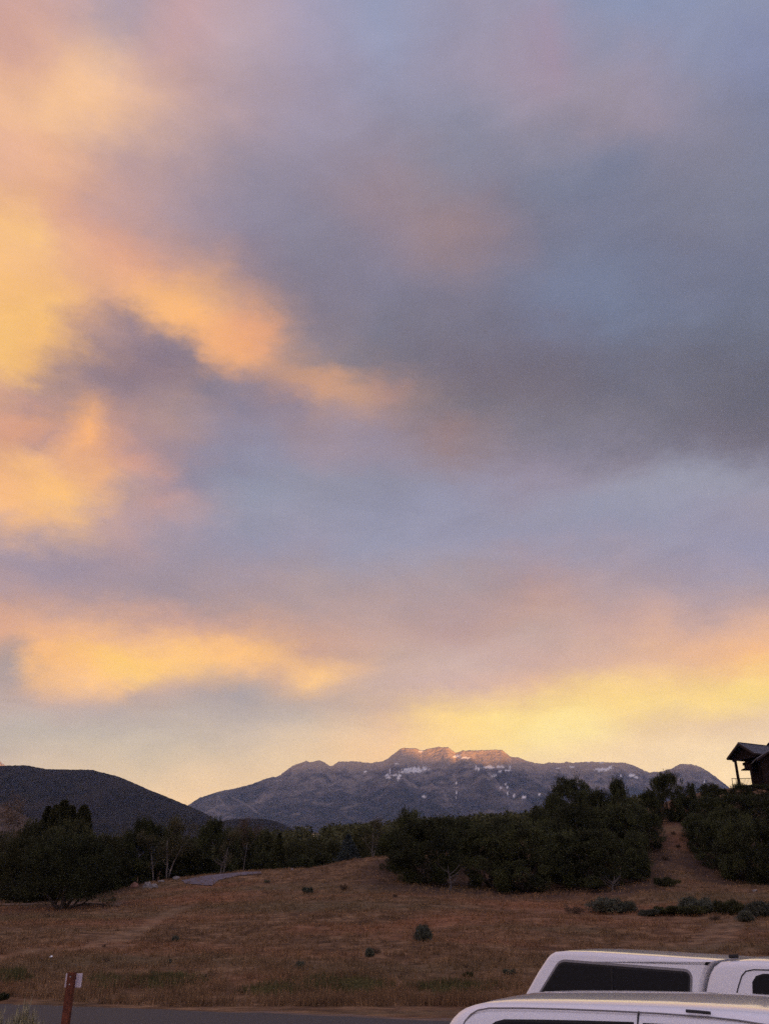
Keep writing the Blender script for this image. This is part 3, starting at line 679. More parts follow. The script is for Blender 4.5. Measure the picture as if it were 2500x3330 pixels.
def dome_lobes(H, R, n, zmin, seed, rl=(0.13, 0.26), top=0.0):
    """lobes laid over an irregular dome H high, R wide; zmin = crown's lower edge"""
    rg = random.Random(seed); out = []
    ph = rg.uniform(0, 6); amp = rg.uniform(.08, .2)
    for k in range(n):
        u = rg.random(); a = rg.uniform(0, 2 * math.pi)
        z = zmin + (H * 0.86 - zmin) * u ** 0.85
        q = (z - zmin) / (H - zmin)
        prof = math.sqrt(max(0.02, 1 - (max(0, q - 0.3) / 0.75) ** 2)) if q > .3 else 0.78 + 0.22 * q / .3
        prof = prof * (1 - top * q)
        rad = R * prof * (1 + amp * math.sin(3 * a + ph) + amp * .6 * math.sin(5 * a + 2 * ph)) * rg.uniform(.35, .9) ** .6
        lr = R * rg.uniform(*rl)
        out.append((rad * math.cos(a) * .86, rad * math.sin(a) * .86, z, lr, lr * rg.uniform(.8, 1.35)))
    for k in range(4):       # uneven top
        a = rg.uniform(0, 6.28); rr_ = R * rg.uniform(0, .4); out.append((rr_ * math.cos(a), rr_ * math.sin(a), H * rg.uniform(.8, .92), R * .15, H * .09))
    return out
def branches(H, R, zfork, n, seed, r0, spread=0.6, fork=True, wig=.12):
    rg = random.Random(seed); mb = MB()
    if zfork > 0.3: mb.tube([(0, 0, -0.2), (0.03, 0, zfork * .5), (rg.uniform(-.1, .1), 0, zfork)], [r0 * 1.25, r0, r0 * .9], 8)
    for k in range(n):
        a = 2 * math.pi * (k + rg.uniform(-.3, .3)) / n; L = rg.uniform(.6, .95)
        pts = []; rad = []
        for i in range(6):
            q = i / 5; rr_ = R * spread * q ** .8 * L; z = zfork * (1 if zfork > .3 else 0) - .05 + (H * .8 - zfork) * q ** 1.3 * L
            pts.append((rr_ * math.cos(a) + rg.uniform(-wig, wig) * q * R * .5, rr_ * math.sin(a) + rg.uniform(-wig, wig) * q * R * .5, z))
            rad.append(r0 * .62 * (1 - q * .85))
        mb.tube(pts, rad, 6)
        for _ in range(3):
            i = rg.randint(1, 4); p = Vector(pts[i]); dv = Vector((math.cos(a + rg.uniform(-1, 1)), math.sin(a + rg.uniform(-1, 1)), rg.uniform(.1, .9))) * R * .35
            mb.tube([p, p + dv * .5 + Vector((0, 0, -.05)), p + dv], [rad[i] * .5, rad[i] * .3, .01], 5)
    return mb
def me_of(mb, mat, name):
    me = bpy.data.meshes.new(name); me.from_pydata([tuple(v) for v in mb.v], [], mb.f); me.update()
    me.polygons.foreach_set('use_smooth', [True] * len(me.polygons)); me.materials.append(mat); return me
def leaf_me(P, d, size, asp, mat, name='crown', up=.35):
    V, Fc = leafcards(P, d, size, asp, up); me = np_mesh(name, V, Fc); me.materials.append(mat); return me

KIND = {}; STANDS = []
def sprigs(H, R, zmin, seed, n):
    rg = np.random.default_rng(seed + 500); PP = []; DD = []
    for _ in range(n):
        a = rg.uniform(0, 6.28); q = rg.uniform(.1, 1) ** .7; r = R * .93 * math.sqrt(max(.03, 1 - max(0, q - .3) ** 2 / .52)); z = zmin + (H * .93 - zmin) * q
        d = np.array([math.cos(a) * (1.1 - q), math.sin(a) * (1.1 - q), .35 + q]); d /= np.linalg.norm(d); L = rg.uniform(.35, .8)
        k = 26; t_ = rg.random(k); P = np.array([r * .86 * math.cos(a), r * .86 * math.sin(a), z]) + d * (t_ * L)[:, None] + rg.normal(0, .055, (k, 3)) * (1.25 - t_)[:, None]
        PP.append(P); DD.append(np.repeat(d[None] * 1.6, k, 0))
    return np.concatenate(PP), np.concatenate(DD)
def kind_juniper(key, seed, H, R, zmin, nl, nleaf, mat, size=.16, top=0., nb=5, zf=0.0, r0=.14, rl=(.13, .26)):
    P, d = lobes_cloud(dome_lobes(H, R, nl, zmin, seed, rl, top), nleaf)
    P[:, 2] = np.maximum(P[:, 2], 0.02)
    sp_, sd_ = sprigs(H, R, zmin, seed, 170); P = np.concatenate([P, sp_]); d = np.concatenate([d, sd_])
    KIND[key] = (leaf_me(P, d, size, .45, mat), me_of(branches(H, R, zf, nb, seed, r0), m_bark, 'trunk'), H, R)
for i in range(5):
    kind_juniper('juniper%d' % i, 20 + i, 6.0, 2.7, 0.25, 78, 62000, m_jun, size=.095, rl=(.12, .21), top=(.1, .35, .2, .5, .3)[i])
for i in range(3):
    kind_juniper('oak%d' % i, 40 + i, 6.0, 2.6, 0.3, 70, 30000, m_oak, size=.14, top=(.1, .2, .0)[i], r0=.1, rl=(.12, .3))
# the lone juniper: clear forked stems under a wide crown
lob = dome_lobes(6.2, 4.2, 90, 1.35, 77, (.12, .22), .25)
lob += [(3.6, -.6, 1.1, .7, .55), (3.9, -.3, .7, .4, .4), (-2.8, 0, 1.5, .9, .5), (-3.9, .3, 2.0, .6, .5)]
P, d = lobes_cloud(lob, 40000, .4); sp_, sd_ = sprigs(6.2, 4.1, 1.2, 9, 330); P = np.concatenate([P, sp_]); d = np.concatenate([d, sd_])
mb = MB()
for pts, r in (([(0, 0, -.2), (.08, 0, .6), (0, 0, 1.3), (.1, .1, 3)], .27), ([(-.1, 0, -.1), (-.7, .1, .55), (-1.3, .1, 1.2), (-2.2, 0, 2.2)], .2),
               ([(.1, 0, -.1), (.8, -.1, .35), (1.7, -.2, .55), (2.8, -.3, .55), (3.7, -.4, .45)], .13), ([(.05, 0, -.1), (.5, .1, .7), (1.1, 0, 1.4), (2.0, 0, 2.4)], .17),
               ([(-.6, .1, .45), (-.5, .2, 1.0), (-.3, .2, 1.8)], .12), ([(.9, -.1, .4), (1.3, 0, 1.0), (2.2, .1, 1.5)], .09), ([(-1.1, .1, 1.0), (-1.9, .2, 1.4), (-2.9, .2, 1.8)], .09),
               ([(.0, .0, 1.2), (.5, -.6, 2.0), (.8, -1.4, 2.8)], .12), ([(1.6, -.2, .55), (2.3, -.6, .95), (3.0, -.9, 1.3)], .06)):
    mb.tube(pts, [r * (1 - .75 * i / (len(pts) - 1)) for i in range(len(pts))], 8)
m_junl = leaf_mat('lone_juniper_leaves', (.016, .018, .009), (.038, .042, .016), (.065, .062, .03))
KIND['lone'] = (leaf_me(P, d, .14, .42, m_junl), me_of(mb, m_bark, 'trunk'), 6.2, 4.0)
# spires
def kind_cone(key, seed, H, R, nleaf, mat, size=.16, pw=.8, tiers=0):
    rg = np.random.default_rng(seed); n = nleaf
    q = rg.random(n) ** .75; a = rg.random(n) * 2 * math.pi
    prof = (1 - q) ** pw * (1 + .14 * np.sin(a * 3 + q * 9) + .1 * np.sin(a * 7 - q * 17))
    if tiers: prof *= .62 + .38 * np.abs(np.sin((1 - q) * tiers * math.pi + .6 * np.sin(2 * a)))
    r = R * prof * (.45 + .55 * rg.random(n) ** .5) + .03
    P = np.stack([r * np.cos(a), r * np.sin(a), .1 + q * H * .97], 1)
    d = np.stack([np.cos(a), np.sin(a), np.full(n, .1 if tiers else .6)], 1)
    KIND[key] = (leaf_me(P, d, size, .38, mat, up=.0 if tiers else .7), me_of(MB().tube([(0, 0, -.2), (0, 0, H * .5), (0, 0, H * .95)], [.13, .08, .02], 7), m_bark, 'trunk'), H, R)
kind_cone('spire0', 1, 7.5, 1.3, 11000, m_oak, .2); kind_cone('spire1', 2, 7.5, 1.5, 11000, m_oak, .2, pw=.65)
kind_cone('fir', 3, 5.0, 1.3, 14000, m_jun, tiers=8); kind_cone('spruce', 4, 3.6, 1.5, 16000, m_blue, .15, pw=.85, tiers=9)
# thin pale-stemmed trees
def kind_thin(key, seed, H, R, stems, nleaf, mat, zc=.25, size=.12):
    rg = random.Random(seed); mb = MB(); pts_all = []
    def grow(p, dv, L, r, depth):
        pts = [p]; q = p.copy(); dd = dv.copy()
        for i in range(4):
            dd = (dd + Vector((rg.uniform(-.14, .14), rg.uniform(-.14, .14), .06))).normalized(); q = q + dd * L / 4; pts.append(q.copy())
        mb.tube(pts, [r * (1 - .17 * i) for i in range(5)], 5)
        if depth >= 1: pts_all.extend(pts[1:])
        if depth < 3:
            for k in range((6, 4, 3)[depth]):
                i = rg.randint(1, 4); a = rg.uniform(0, 6.28)
                nd = (dd * .9 + Vector((math.cos(a), math.sin(a), .25)) * rg.uniform(.45, .8)).normalized()
                grow(pts[i], nd, L * rg.uniform(.35, .55), max(.008, r * (1 - .17 * i) * .45), depth + 1)
    for s_ in range(stems):
        grow(Vector((rg.uniform(-.4, .4) * (stems > 1), rg.uniform(-.4, .4) * (stems > 1), -.1)), Vector((rg.uniform(-.16, .16), rg.uniform(-.1, .1), 1)).normalized(), H * rg.uniform(.62, .75), .075, 0)
    A = np.array([tuple(p) for p in pts_all]); A = A[A[:, 2] > H * zc]
    idx = RNG.integers(0, len(A), nleaf); P = A[idx] + RNG.normal(0, .20, (nleaf, 3))
    zmax = A[:, 2].max()
    KIND[key] = (leaf_me(P, RNG.normal(0, 1, (nleaf, 3)), size, .5, mat), me_of(mb, m_pale, 'trunk'), zmax, R)
kind_thin('thin0', 5, 7, 1.9, 2, 7000, m_thin); kind_thin('thin1', 6, 7, 1.6, 1, 4500, m_thin); kind_thin('thin2', 9, 8, 1.3, 1, 2500, m_brown, .55)

def put(kind, px, Yd, top, wpx, label, group, name='juniper', cat='tree', base=None):
    me_c, me_t, H, R = KIND[kind]
    a, b, c = ray(px, (top + 2900) / 2)
    if base is not None:
        x, Yd = hit(px, base); x = a / b * Yd
    x = a / b * Yd; z = Gn(x, Yd) if Yd < 134 else float(G0(x, Yd)); ztop = at(px, top, Yd)[2]
    depth = Yd * CT + (z + 2 - EYE) * ST
    h = max(.5, ztop - z); w = wpx / F * depth
    o = empty(name, (x, Yd, z - .03), random.uniform(0, 6.28))
    tag(o, label, cat, group)
    for me, nm in ((me_t, 'trunk'), (me_c, 'crown')):
        ch = bpy.data.objects.new(nm, me); COL.objects.link(ch); ch.parent = o
    o.scale = (w / (2 * R), w / (2 * R), h / H)
    if name in ('juniper', 'leafy_tree') and not 2085 < px < 2300: STANDS.append((x, Yd, w * .5))
    return o
J = 'junipers on the field and hillside'
EV = 'pointed evergreens behind the lone juniper'
LT = 'leafy trees behind the mound'
TT = 'thin pale-stemmed trees'
o = put('lone', 222, 70, 2712, 330, 'broad dark juniper with exposed forked stems, standing alone at left on the field', J, base=2962)
o.rotation_euler = (0, 0, 0)
for k, px, tp, w, lb in (('spire0', 138, 2622, 62, 'pointed evergreen, leftmost of the five spires rising behind the lone juniper'),
                         ('spire1', 163, 2617, 58, 'slim pointed evergreen, second spire from the left behind the lone juniper'),
                         ('spire1', 189, 2602, 80, 'tallest pointed evergreen, middle of the five spires behind the lone juniper'),
                         ('spire0', 216, 2620, 66, 'pointed evergreen just right of the tallest spire'),
                         ('spire1', 256, 2618, 78, 'separate pointed evergreen, rightmost of the five spires')):
    put(k, px, 86 + random.uniform(-2, 3), tp, w * 1.75, lb, EV, 'pointed_evergreen')
put('thin2', 58, 90, 2575, 90, 'tall thin tree with pale trunk and brownish twiggy top at left edge', TT, 'pale_trunk_tree')
put('thin1', 16, 88, 2690, 80, 'short pale-stemmed tree cut by the left frame edge', TT, 'pale_trunk_tree')
for k, px, Yd, tp, w, lb in (('oak0', 95, 94, 2668, 150, 'olive green bushy tree just left of the spires'),
                             ('oak1', 20, 98, 2705, 170, 'low leafy tree at the left frame edge behind pale stems'),
                             ('oak2', 170, 82, 2700, 190, 'wide olive tree directly below the tallest spire'),
                             ('oak0', 318, 92, 2712, 130, 'rounded leafy tree right of the rightmost spire'),
                             ('oak1', 385, 98, 2722, 120, 'low leafy tree in the dip left of the tall dark juniper'),
                             ('oak2', 610, 103, 2722, 130, 'low leafy tree between the pale-stemmed pair and the next dark juniper'),
                             ('oak0', 790, 106, 2692, 135, 'yellowish green leafy tree right of the juniper with dead branches'),
                             ('oak1', 848, 110, 2700, 120, 'rounded green tree at the left of the small dark fir'),
                             ('oak2', 955, 112, 2728, 110, 'low green tree just right of the small dark fir'),
                             ('oak0', 1020, 116, 2722, 120, 'leafy tree between the fir and the blue spruce'),
                             ('oak1', 1085, 118, 2735, 90, 'small leafy tree touching the left of the blue spruce'),
                             ('oak2', 1185, 118, 2688, 110, 'leafy tree behind the blue spruce and thin aspens'),
                             ('oak0', 1245, 122, 2700, 90, 'leafy tree tucked behind the first large juniper on the mound')):
    put(k, px, Yd, tp, w, lb, LT, 'leafy_tree')
for k, px, Yd, tp, w, lb in (('juniper1', 30, 84, 2770, 200, 'low dark juniper at the left frame edge beside the field driveway'),
                             ('juniper2', 330, 88, 2760, 170, 'dark juniper low behind the right side of the lone juniper'),
                             ('juniper3', 408, 94, 2698, 70, 'narrow dark juniper left of the tall dark one'),
                             ('juniper1', 455, 97, 2652, 110, 'tall dark juniper behind the left of the pale-stemmed pair'),
                             ('juniper0', 500, 99, 2668, 120, 'dark juniper directly behind the pale-stemmed pair'),
                             ('juniper4', 560, 100, 2655, 70, 'dark juniper top showing right of the pale-stemmed pair'),
                             ('juniper2', 430, 95, 2790, 140, 'low dark juniper at the bottom of the slope near the rocks'),
                             ('juniper0', 560, 97, 2790, 150, 'low dark juniper behind the cream rock'),
                             ('juniper1', 693, 99, 2653, 100, 'dark juniper with pale dead branches, above the asphalt path'),
                             ('juniper3', 652, 99, 2682, 70, 'short dark juniper touching the left of the dead-branched one'),
                             ('juniper4', 742, 102, 2690, 100, 'dark juniper right of the dead-branched one'),
                             ('juniper2', 650, 98, 2780, 150, 'low dark juniper behind the rocks on the crest'),
                             ('juniper0', 860, 104, 2765, 120, 'low dark juniper left of the small fir'),
                             ('juniper3', 1050, 112, 2770, 120, 'low dark juniper left below the blue spruce'),
                             ('juniper2', 975, 108, 2780, 120, 'low dark juniper right of the small fir'),
                             ('juniper1', 1245, 100, 2720, 80, 'dark juniper at the crest left of the first large one')):
    put(k, px, Yd, tp, w, lb, J)
for k, px, Yd, tp, w, lb in (('oak2', 230, 84, 2668, 200, 'wide olive tree between the lone juniper and the two right hand spires'),
                             ('oak0', 120, 84, 2672, 170, 'olive tree filling the space under the leftmost spire'),
                             ('oak1', 70, 80, 2720, 170, 'low olive tree left of the lone juniper crown'),
                             ('oak2', 350, 90, 2722, 150, 'dull green tree at the upper right of the lone juniper'),
                             ('oak1', 610, 97, 2745, 150, 'dark leafy tree filling the dip above the cream rock')):
    put(k, px, Yd, tp, w, lb, LT, 'leafy_tree')
put('thin0', 545, 93, 2652, 170, 'pair of thin pale stems with a sparse olive crown above the rocks', TT, 'pale_trunk_tree')
put('thin1', 505, 92, 2700, 90, 'smaller thin pale tree left of the pale-stemmed pair', TT, 'pale_trunk_tree')
put('thin1', 730, 94, 2680, 80, 'thin pale curved tree in front of the dark juniper above the path', TT, 'pale_trunk_tree')
put('thin0', 1208, 98, 2655, 80, 'thin pale aspen standing just left of the first large juniper', TT, 'pale_trunk_tree')
put('thin1', 340, 95, 2695, 90, 'sparse greyish tree in the gap right of the spires', TT, 'pale_trunk_tree')
put('thin2', 795, 103, 2650, 70, 'bare twiggy treetop against the blue mountain foot', TT, 'pale_trunk_tree')
put('fir', 905, 98, 2710, 70, 'small dark fir standing on the crest of the mound', 'firs', 'fir_tree')
put('spruce', 1132, 97, 2715, 92, 'blue spruce with silvery branches left of the large junipers', 'firs', 'blue_spruce')

for k, px, Yd, tp, w, lb, bs in (
    ('juniper3', 1332, 86, 2628, 120, 'large juniper with pointed top, first of the big ones on the mound', None),
    ('juniper0', 1300, 82, 2690, 140, 'leftmost low juniper hanging over the end of the mound', None),
    ('juniper2', 1385, 76, 2655, 230, 'large dense juniper at the right foot of the mound', None),
    ('juniper1', 1450, 84, 2650, 130, 'juniper behind the right side of the one at the mound foot', None),
    ('juniper4', 1520, 88, 2655, 140, 'juniper set back between the two big front junipers', None),
    ('juniper0', 1590, 76, 2665, 200, 'big front juniper right of the shaded gap with dead stems', None),
    ('juniper2', 1700, 74, 2668, 230, 'big front juniper above the back of the camper shell', None),
    ('juniper1', 1640, 84, 2650, 150, 'juniper top between the two big front ones', None),
    ('juniper3', 1760, 88, 2622, 120, 'pointed juniper left below the flat-topped one', None),
    ('juniper0', 1862, 104, 2518, 170, 'flat-topped tall juniper cut against the mountain', None),
    ('juniper4', 1812, 100, 2580, 100, 'lower left shoulder juniper beside the flat-topped one', None),
    ('juniper1', 2022, 102, 2524, 84, 'small knobby juniper poking up against the mountain', None),
    ('juniper2', 1960, 96, 2562, 130, 'juniper between the flat-topped and the knobby ones', None),
    ('juniper3', 2055, 97, 2590, 90, 'low juniper below the knobby one', None),
    ('juniper0', 1880, 84, 2600, 200, 'broad juniper midway up the slope below the flat-topped one', None),
    ('juniper4', 2000, 86, 2615, 200, 'broad juniper on the slope left of the bare bank', None),
    ('juniper1', 1930, 75, 2690, 230, 'front juniper at the foot of the slope left of the bare bank', None),
    ('juniper3', 2070, 80, 2700, 100, 'low juniper touching the left edge of the bare bank', None),
    ('juniper2', 2188, 101, 2508, 140, 'tall round juniper on top of the bare bank', None),
    ('juniper1', 2125, 99, 2566, 90, 'juniper left of the round one above the bare bank', None),
    ('juniper3', 2268, 100, 2543, 50, 'slim juniper right of the round one above the bank', None),
    ('juniper0', 2240, 102, 2590, 90, 'low juniper between the round and the slim ones', None),
    ('juniper4', 2330, 112, 2545, 90, 'feathery juniper left of the lodge on the skyline', None),
    ('juniper1', 2368, 116, 2562, 70, 'low juniper in front of the porch railing', None),
    ('juniper2', 2430, 116, 2545, 80, 'juniper growing under the porch of the lodge', None),
    ('juniper0', 2495, 118, 2550, 110, 'juniper below the stone wall of the lodge', None),
    ('juniper3', 2310, 98, 2590, 120, 'juniper on the bank shoulder below the skyline one', None),
    ('juniper0', 2400, 100, 2580, 150, 'broad juniper on the slope directly below the lodge post', None),
    ('juniper4', 2490, 99, 2582, 150, 'broad juniper on the slope at the right frame edge', None),
    ('juniper1', 2345, 84, 2660, 160, 'front juniper touching the right edge of the bare bank', None),
    ('juniper2', 2420, 80, 2650, 190, 'front juniper at the right foot of the slope', None),
    ('juniper3', 2520, 78, 2660, 200, 'front juniper cut by the right frame edge', None),
    ('juniper0', 2290, 92, 2640, 120, 'mid-slope juniper just right of the top of the bare bank', None),
    ('juniper2', 2375, 90, 2620, 150, 'mid-slope juniper between the front ones and the lodge', None),
    ('juniper2', 2098, 88, 2628, 130, 'juniper on the slope touching the upper left edge of the bare bank', None),
    ('juniper0', 2060, 92, 2605, 130, 'juniper in the middle of the slope below the low one by the knobby top', None),
    ('juniper4', 2070, 77, 2760, 100, 'low front juniper at the lower left of the bare bank', None),
    ('juniper1', 2275, 88, 2665, 100, 'juniper against the upper right edge of the bare bank', None),
    ('juniper3', 1800, 82, 2660, 170, 'juniper in the gap between the mound and the slope group', None),
    ('juniper1', 1840, 78, 2700, 170, 'front juniper low in the gap above the camper shell', None)):
    put(k, px, Yd, tp, w * (1.18 if Yd < 96 and not 2200 < px < 2290 else 1.12), lb, J)
# dead snags
m_dead = plain('dead_wood', (.10, .085, .078), .95, spec=.05, var=.3, scale=9, bump=.3)
def snag(px, Yd, top, label, seed):
    rg = random.Random(seed); x, _, zt = at(px, top, Yd); z = Gn(x, Yd); h = zt - z
    root = empty('dead_snag', (x, Yd, z)); tag(root, label, 'dead tree', 'dead pale snags')
    mb = MB(); mb.tube([(0, 0, -.1), (.05, 0, h * .3), (rg.uniform(-.2, .3), 0, h * .65), (rg.uniform(-.2, .4), 0, h)], [.09, .07, .05, .015], 6)
    mb.build('trunk', m_dead, root, True)
    mb = MB()
    for k in range(9):
        a = rg.uniform(-1, 1) * 1.4 + (math.pi if k % 2 else 0); z0 = h * rg.uniform(.2, .7); L = rg.uniform(.5, 1.2)
        p = Vector((.05, 0, z0)); mb.tube([p, p + Vector((math.cos(a) * L * .5, -.2, L * .25)), p + Vector((math.cos(a) * L, -.3, L * .7))], [.04, .025, .008], 5)
    mb.build('branch', m_dead, root, True)
snag(722, 92.5, 2768, 'pale forked dead snag at the foot of the dark juniper above the path', 2)
snag(1462, 73, 2815, 'grey dead stems in the shaded gap between the front junipers', 4)
snag(1985, 72.5, 2850, 'grey dead branches at the foot of the slope below the bare bank', 6)

# far-off wood on the ridge: reads as one mass
def forest():
    Vs = []; Fs = []; off = 0; rg = random.Random(3)
    for k in range(640):
        px = rg.uniform(560, 2150); Yd = rg.uniform(160, 330)
        if 1000 < px < 1050 and Yd < 338: continue
        x = (px - 1250) / F / 1.07 * Yd; z = float(G0(x, Yd)); H = rg.uniform(4.2, 6.0) * (1 if Yd > 200 else .8); R = H * rg.uniform(.38, .55)
        n = 260
        l = [(R * .5 * math.cos(a), R * .5 * math.sin(a), H * rg.uniform(.4, .75), R * .55, H * .25) for a in (rg.uniform(0, 6.3) for _ in range(6))] + [(0, 0, H * .4, R * .7, H * .4)]
        P, d = lobes_cloud(l, n, .7); V, Fc = leafcards(P, d, .75, .6)
        V = V + np.array([x, Yd, z]); Vs.append(V); Fs.append(Fc + off); off += len(V)
    o = link_mesh('forest', np_mesh('forest', np.concatenate(Vs), np.concatenate(Fs)), m_oak)
    tag(o, 'dark wooded ridge in the middle distance below the mountain', 'forest', kind='stuff')
forest()

# ------------------------------------------------------------------ shrubs
def kind_shrub(key, seed, nleaf, mat, size, flat=.8, lob=14):
    rg = random.Random(seed)
    l = [(rg.uniform(-.7, .7), rg.uniform(-.7, .7), rg.uniform(.15, .62), rg.uniform(.16, .36), rg.uniform(.2, .38) * flat) for _ in range(lob)] + [(0, 0, .2, .75, .25)]
    P, d = lobes_cloud(l, nleaf, .35); P[:, 2] = np.maximum(P[:, 2], .01); d[:, 2] += .6
    mb = MB()
    for k in range(7):
        a = k * .9; mb.tube([(0, 0, -.05), (.25 * math.cos(a), .25 * math.sin(a), .3), (.45 * math.cos(a), .45 * math.sin(a), .6)], [.03, .02, .008], 5)
    KIND[key] = (leaf_me(P, d, size * 1.25, .2, mat, 'foliage', 1.3), me_of(mb, m_bark, 'stem'), 1.0, .95)
for i in range(3): kind_shrub('sage%d' % i, 60 + i, 4200, m_sage, .15)
kind_shrub('gshrub', 70, 4200, m_oak, .15); kind_shrub('weed', 71, 1200, m_brown, .12, .7)
kind_shrub('rabbit', 75, 9000, m_rabbit, .13, 1.1, 14)
def shrub(kind, px, base, w, hpx, label, group='sagebrush on the field', name='sagebrush'):
    x, Yd = hit(px, base); z = Gn(x, Yd); depth = Yd * CT + (z - EYE) * ST
    me_c, me_t, H, R = KIND[kind]
    o = empty(name, (x, Yd, z - .02), random.uniform(0, 6.28)); tag(o, label, 'shrub', group)
    for me, nm in ((me_t, 'stem'), (me_c, 'foliage')):
        ch = bpy.data.objects.new(nm, me); COL.objects.link(ch); ch.parent = o
    s_ = w * (1.25 if px > 1900 and w > 50 else 1.08) / F * depth / (2 * R); o.scale = (s_, s_, hpx / F * depth / H / .95)
for i, (k, px, bs, w, h, lb) in enumerate((
    ('sage0', 1373, 3062, 72, 52, 'largest lone dark sagebrush in the middle of the field'),
    ('sage1', 1200, 3112, 34, 28, 'mid-sized sagebrush left below the largest one'),
    ('weed', 1225, 3104, 34, 22, 'pale dry clump touching the mid-sized sagebrush'),
    ('sage2', 1002, 2906, 38, 20, 'small round sagebrush on the mound, left one of the upper pair'),
    ('weed', 1120, 2896, 30, 22, 'spindly shrub on the mound, right one of the upper pair'),
    ('sage0', 868, 2873, 18, 10, 'tiny dark shrub near the crest of the mound'),
    ('weed', 1284, 2920, 20, 14, 'tiny dry shrub below the first large juniper'),
    ('sage1', 975, 3153, 26, 22, 'small grey shrub low in the middle of the field'),
    ('weed', 968, 3182, 18, 12, 'tiny brown tuft below the small grey shrub'),
    ('gshrub', 1523, 3180, 30, 18, 'small dark green shrub left of the camper shell'),
    ('weed', 1516, 3152, 14, 16, 'tiny brown shrub just above the small dark green one'),
    ('sage2', 1655, 3170, 40, 18, 'low grey shrub beside the back of the camper shell'),
    ('sage1', 568, 3062, 30, 18, 'low greyish shrub on the left half of the field'),
    ('sage0', 552, 3134, 20, 14, 'small dark shrub low in the left half of the field'),
    ('weed', 337, 3086, 14, 12, 'tiny dark tuft at the lower end of the tyre tracks'),
    ('weed', 345, 3130, 26, 16, 'brown tuft below the tyre tracks'),
    ('weed', 672, 3186, 24, 16, 'brown clump low in the field left of centre'),
    ('weed', 600, 3206, 50, 18, 'low brown clump above the roadside grass'),
    ('weed', 1360, 3222, 26, 22, 'upright brown tuft near the road left of the front vehicle'),
    ('weed', 75, 3062, 26, 14, 'small dark tuft at the left below the driveway'),
    ('weed', 160, 2984, 34, 10, 'low tuft below the lone juniper'),
    ('gshrub', 0, 3266, 50, 22, 'dark green weed clump at the road edge on the far left'),
    ('sage0', 1975, 2972, 105, 50, 'biggest dark bush in the row on the right, left end of the dense part'),
    ('sage1', 2045, 2970, 60, 36, 'dark bush attached to the right of the biggest one'),
    ('weed', 1872, 2974, 80, 30, 'grey dry weed clump left of the biggest bush'),
    ('sage2', 2105, 2980, 60, 22, 'low grey bush in the gap of the right row'),
    ('gshrub', 2170, 2974, 80, 26, 'low green bush in the middle of the right row'),
    ('sage0', 2262, 2962, 80, 44, 'tall grey-green bush in the middle of the right row'),
    ('gshrub', 2240, 2976, 110, 26, 'spreading green bush at the foot of the tall grey-green one'),
    ('sage1', 2325, 2968, 60, 30, 'grey bush right of the tall grey-green one'),
    ('gshrub', 2375, 2974, 80, 44, 'bright green bush in the right row'),
    ('sage2', 2420, 2998, 62, 34, 'round silvery bush standing in front of the right row'),
    ('sage1', 2480, 2985, 80, 52, 'large grey bush at the right frame edge'),
    ('weed', 2325, 2994, 40, 18, 'brown dead clump in front of the right row'),
    ('gshrub', 2165, 2885, 60, 30, 'dark shrub at the bottom of the bare bank'),
    ('weed', 2165, 2800, 24, 18, 'small tuft on the lower bare bank'),
    ('weed', 2205, 2760, 20, 14, 'small tuft halfway up the bare bank'),
    ('weed', 2190, 2715, 18, 12, 'tiny tuft near the top of the bare bank'))):
    shrub(k, px, bs, w, h, lb)
# foreground rabbitbrush, bottom left
for px, Yd, tp, w, lb in ((95, 15.5, 3284, 110, 'cream twiggy bush in the bottom left corner beside the red post'), (10, 14.8, 3312, 110, 'lower cream twiggy bush cut by the bottom left corner')):
    x, _, zt = at(px, tp, Yd); me_c, me_t, H, R = KIND['rabbit']; s_ = w / F * (Yd * CT) / (2 * R)
    o = empty('rabbitbrush', (x, Yd, 0.004)); tag(o, lb, 'shrub', 'cream bushes in the corner'); o.scale = (s_ * 1.15, s_ * 1.15, zt / H / .95)
    for me, nm in ((me_t, 'stem'), (me_c, 'foliage')):
        ch = bpy.data.objects.new(nm, me); COL.objects.link(ch); ch.parent = o

# needle litter on the ground under the trees
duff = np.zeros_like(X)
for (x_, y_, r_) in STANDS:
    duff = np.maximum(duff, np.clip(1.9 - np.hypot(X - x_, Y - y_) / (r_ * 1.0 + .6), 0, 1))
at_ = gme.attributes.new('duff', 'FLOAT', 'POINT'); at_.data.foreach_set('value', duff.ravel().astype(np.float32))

# ------------------------------------------------------------------ rocks
m_rock = plain('pale_rock', (.21, .185, .175), .9, spec=.2, var=.3, scale=3, bump=.6)
m_rrock = plain('red_rock', (.20, .10, .07), .9, spec=.2, var=.3, scale=3, bump=.6)
def rock(px, py, w, h, mat, label, seed):
    x, Yd = hit(px, py); z = Gn(x, Yd); depth = Yd * CT; k = depth / F
    bm = bmesh.new(); bmesh.ops.create_icosphere(bm, subdivisions=3, radius=1)
    for v in bm.verts:
        n = mn.fractal(v.co * 1.3 + Vector((seed, 0, 0)), .8, 2, 4); v.co *= 1 + .35 * n
        v.co.x *= w * k / 2; v.co.y *= w * k / 2.4; v.co.z = v.co.z * h * k * .62 + h * k * .2
    me = bpy.data.meshes.new('rock'); bm.to_mesh(me); bm.free()
    o = link_mesh('rock', me, mat); o.location = (x, Yd, z); tag(o, label, 'rock', 'rocks on the crest')
rock(436, 2888, 26, 18, m_rrock, 'reddish rock, leftmost on the crest beside the lone juniper', 1)
rock(478, 2888, 26, 22, m_rock, 'large white-grey boulder right of the reddish rock', 5)
rock(500, 2890, 26, 16, m_rock, 'grey boulder touching the right of the large white-grey one', 8)
rock(525, 2870, 22, 8, m_rock, 'flat pale stone between the boulders and the cream rock', 11)
rock(573, 2862, 24, 14, m_rock, 'cream rock alone at the tree edge above the slope', 14)
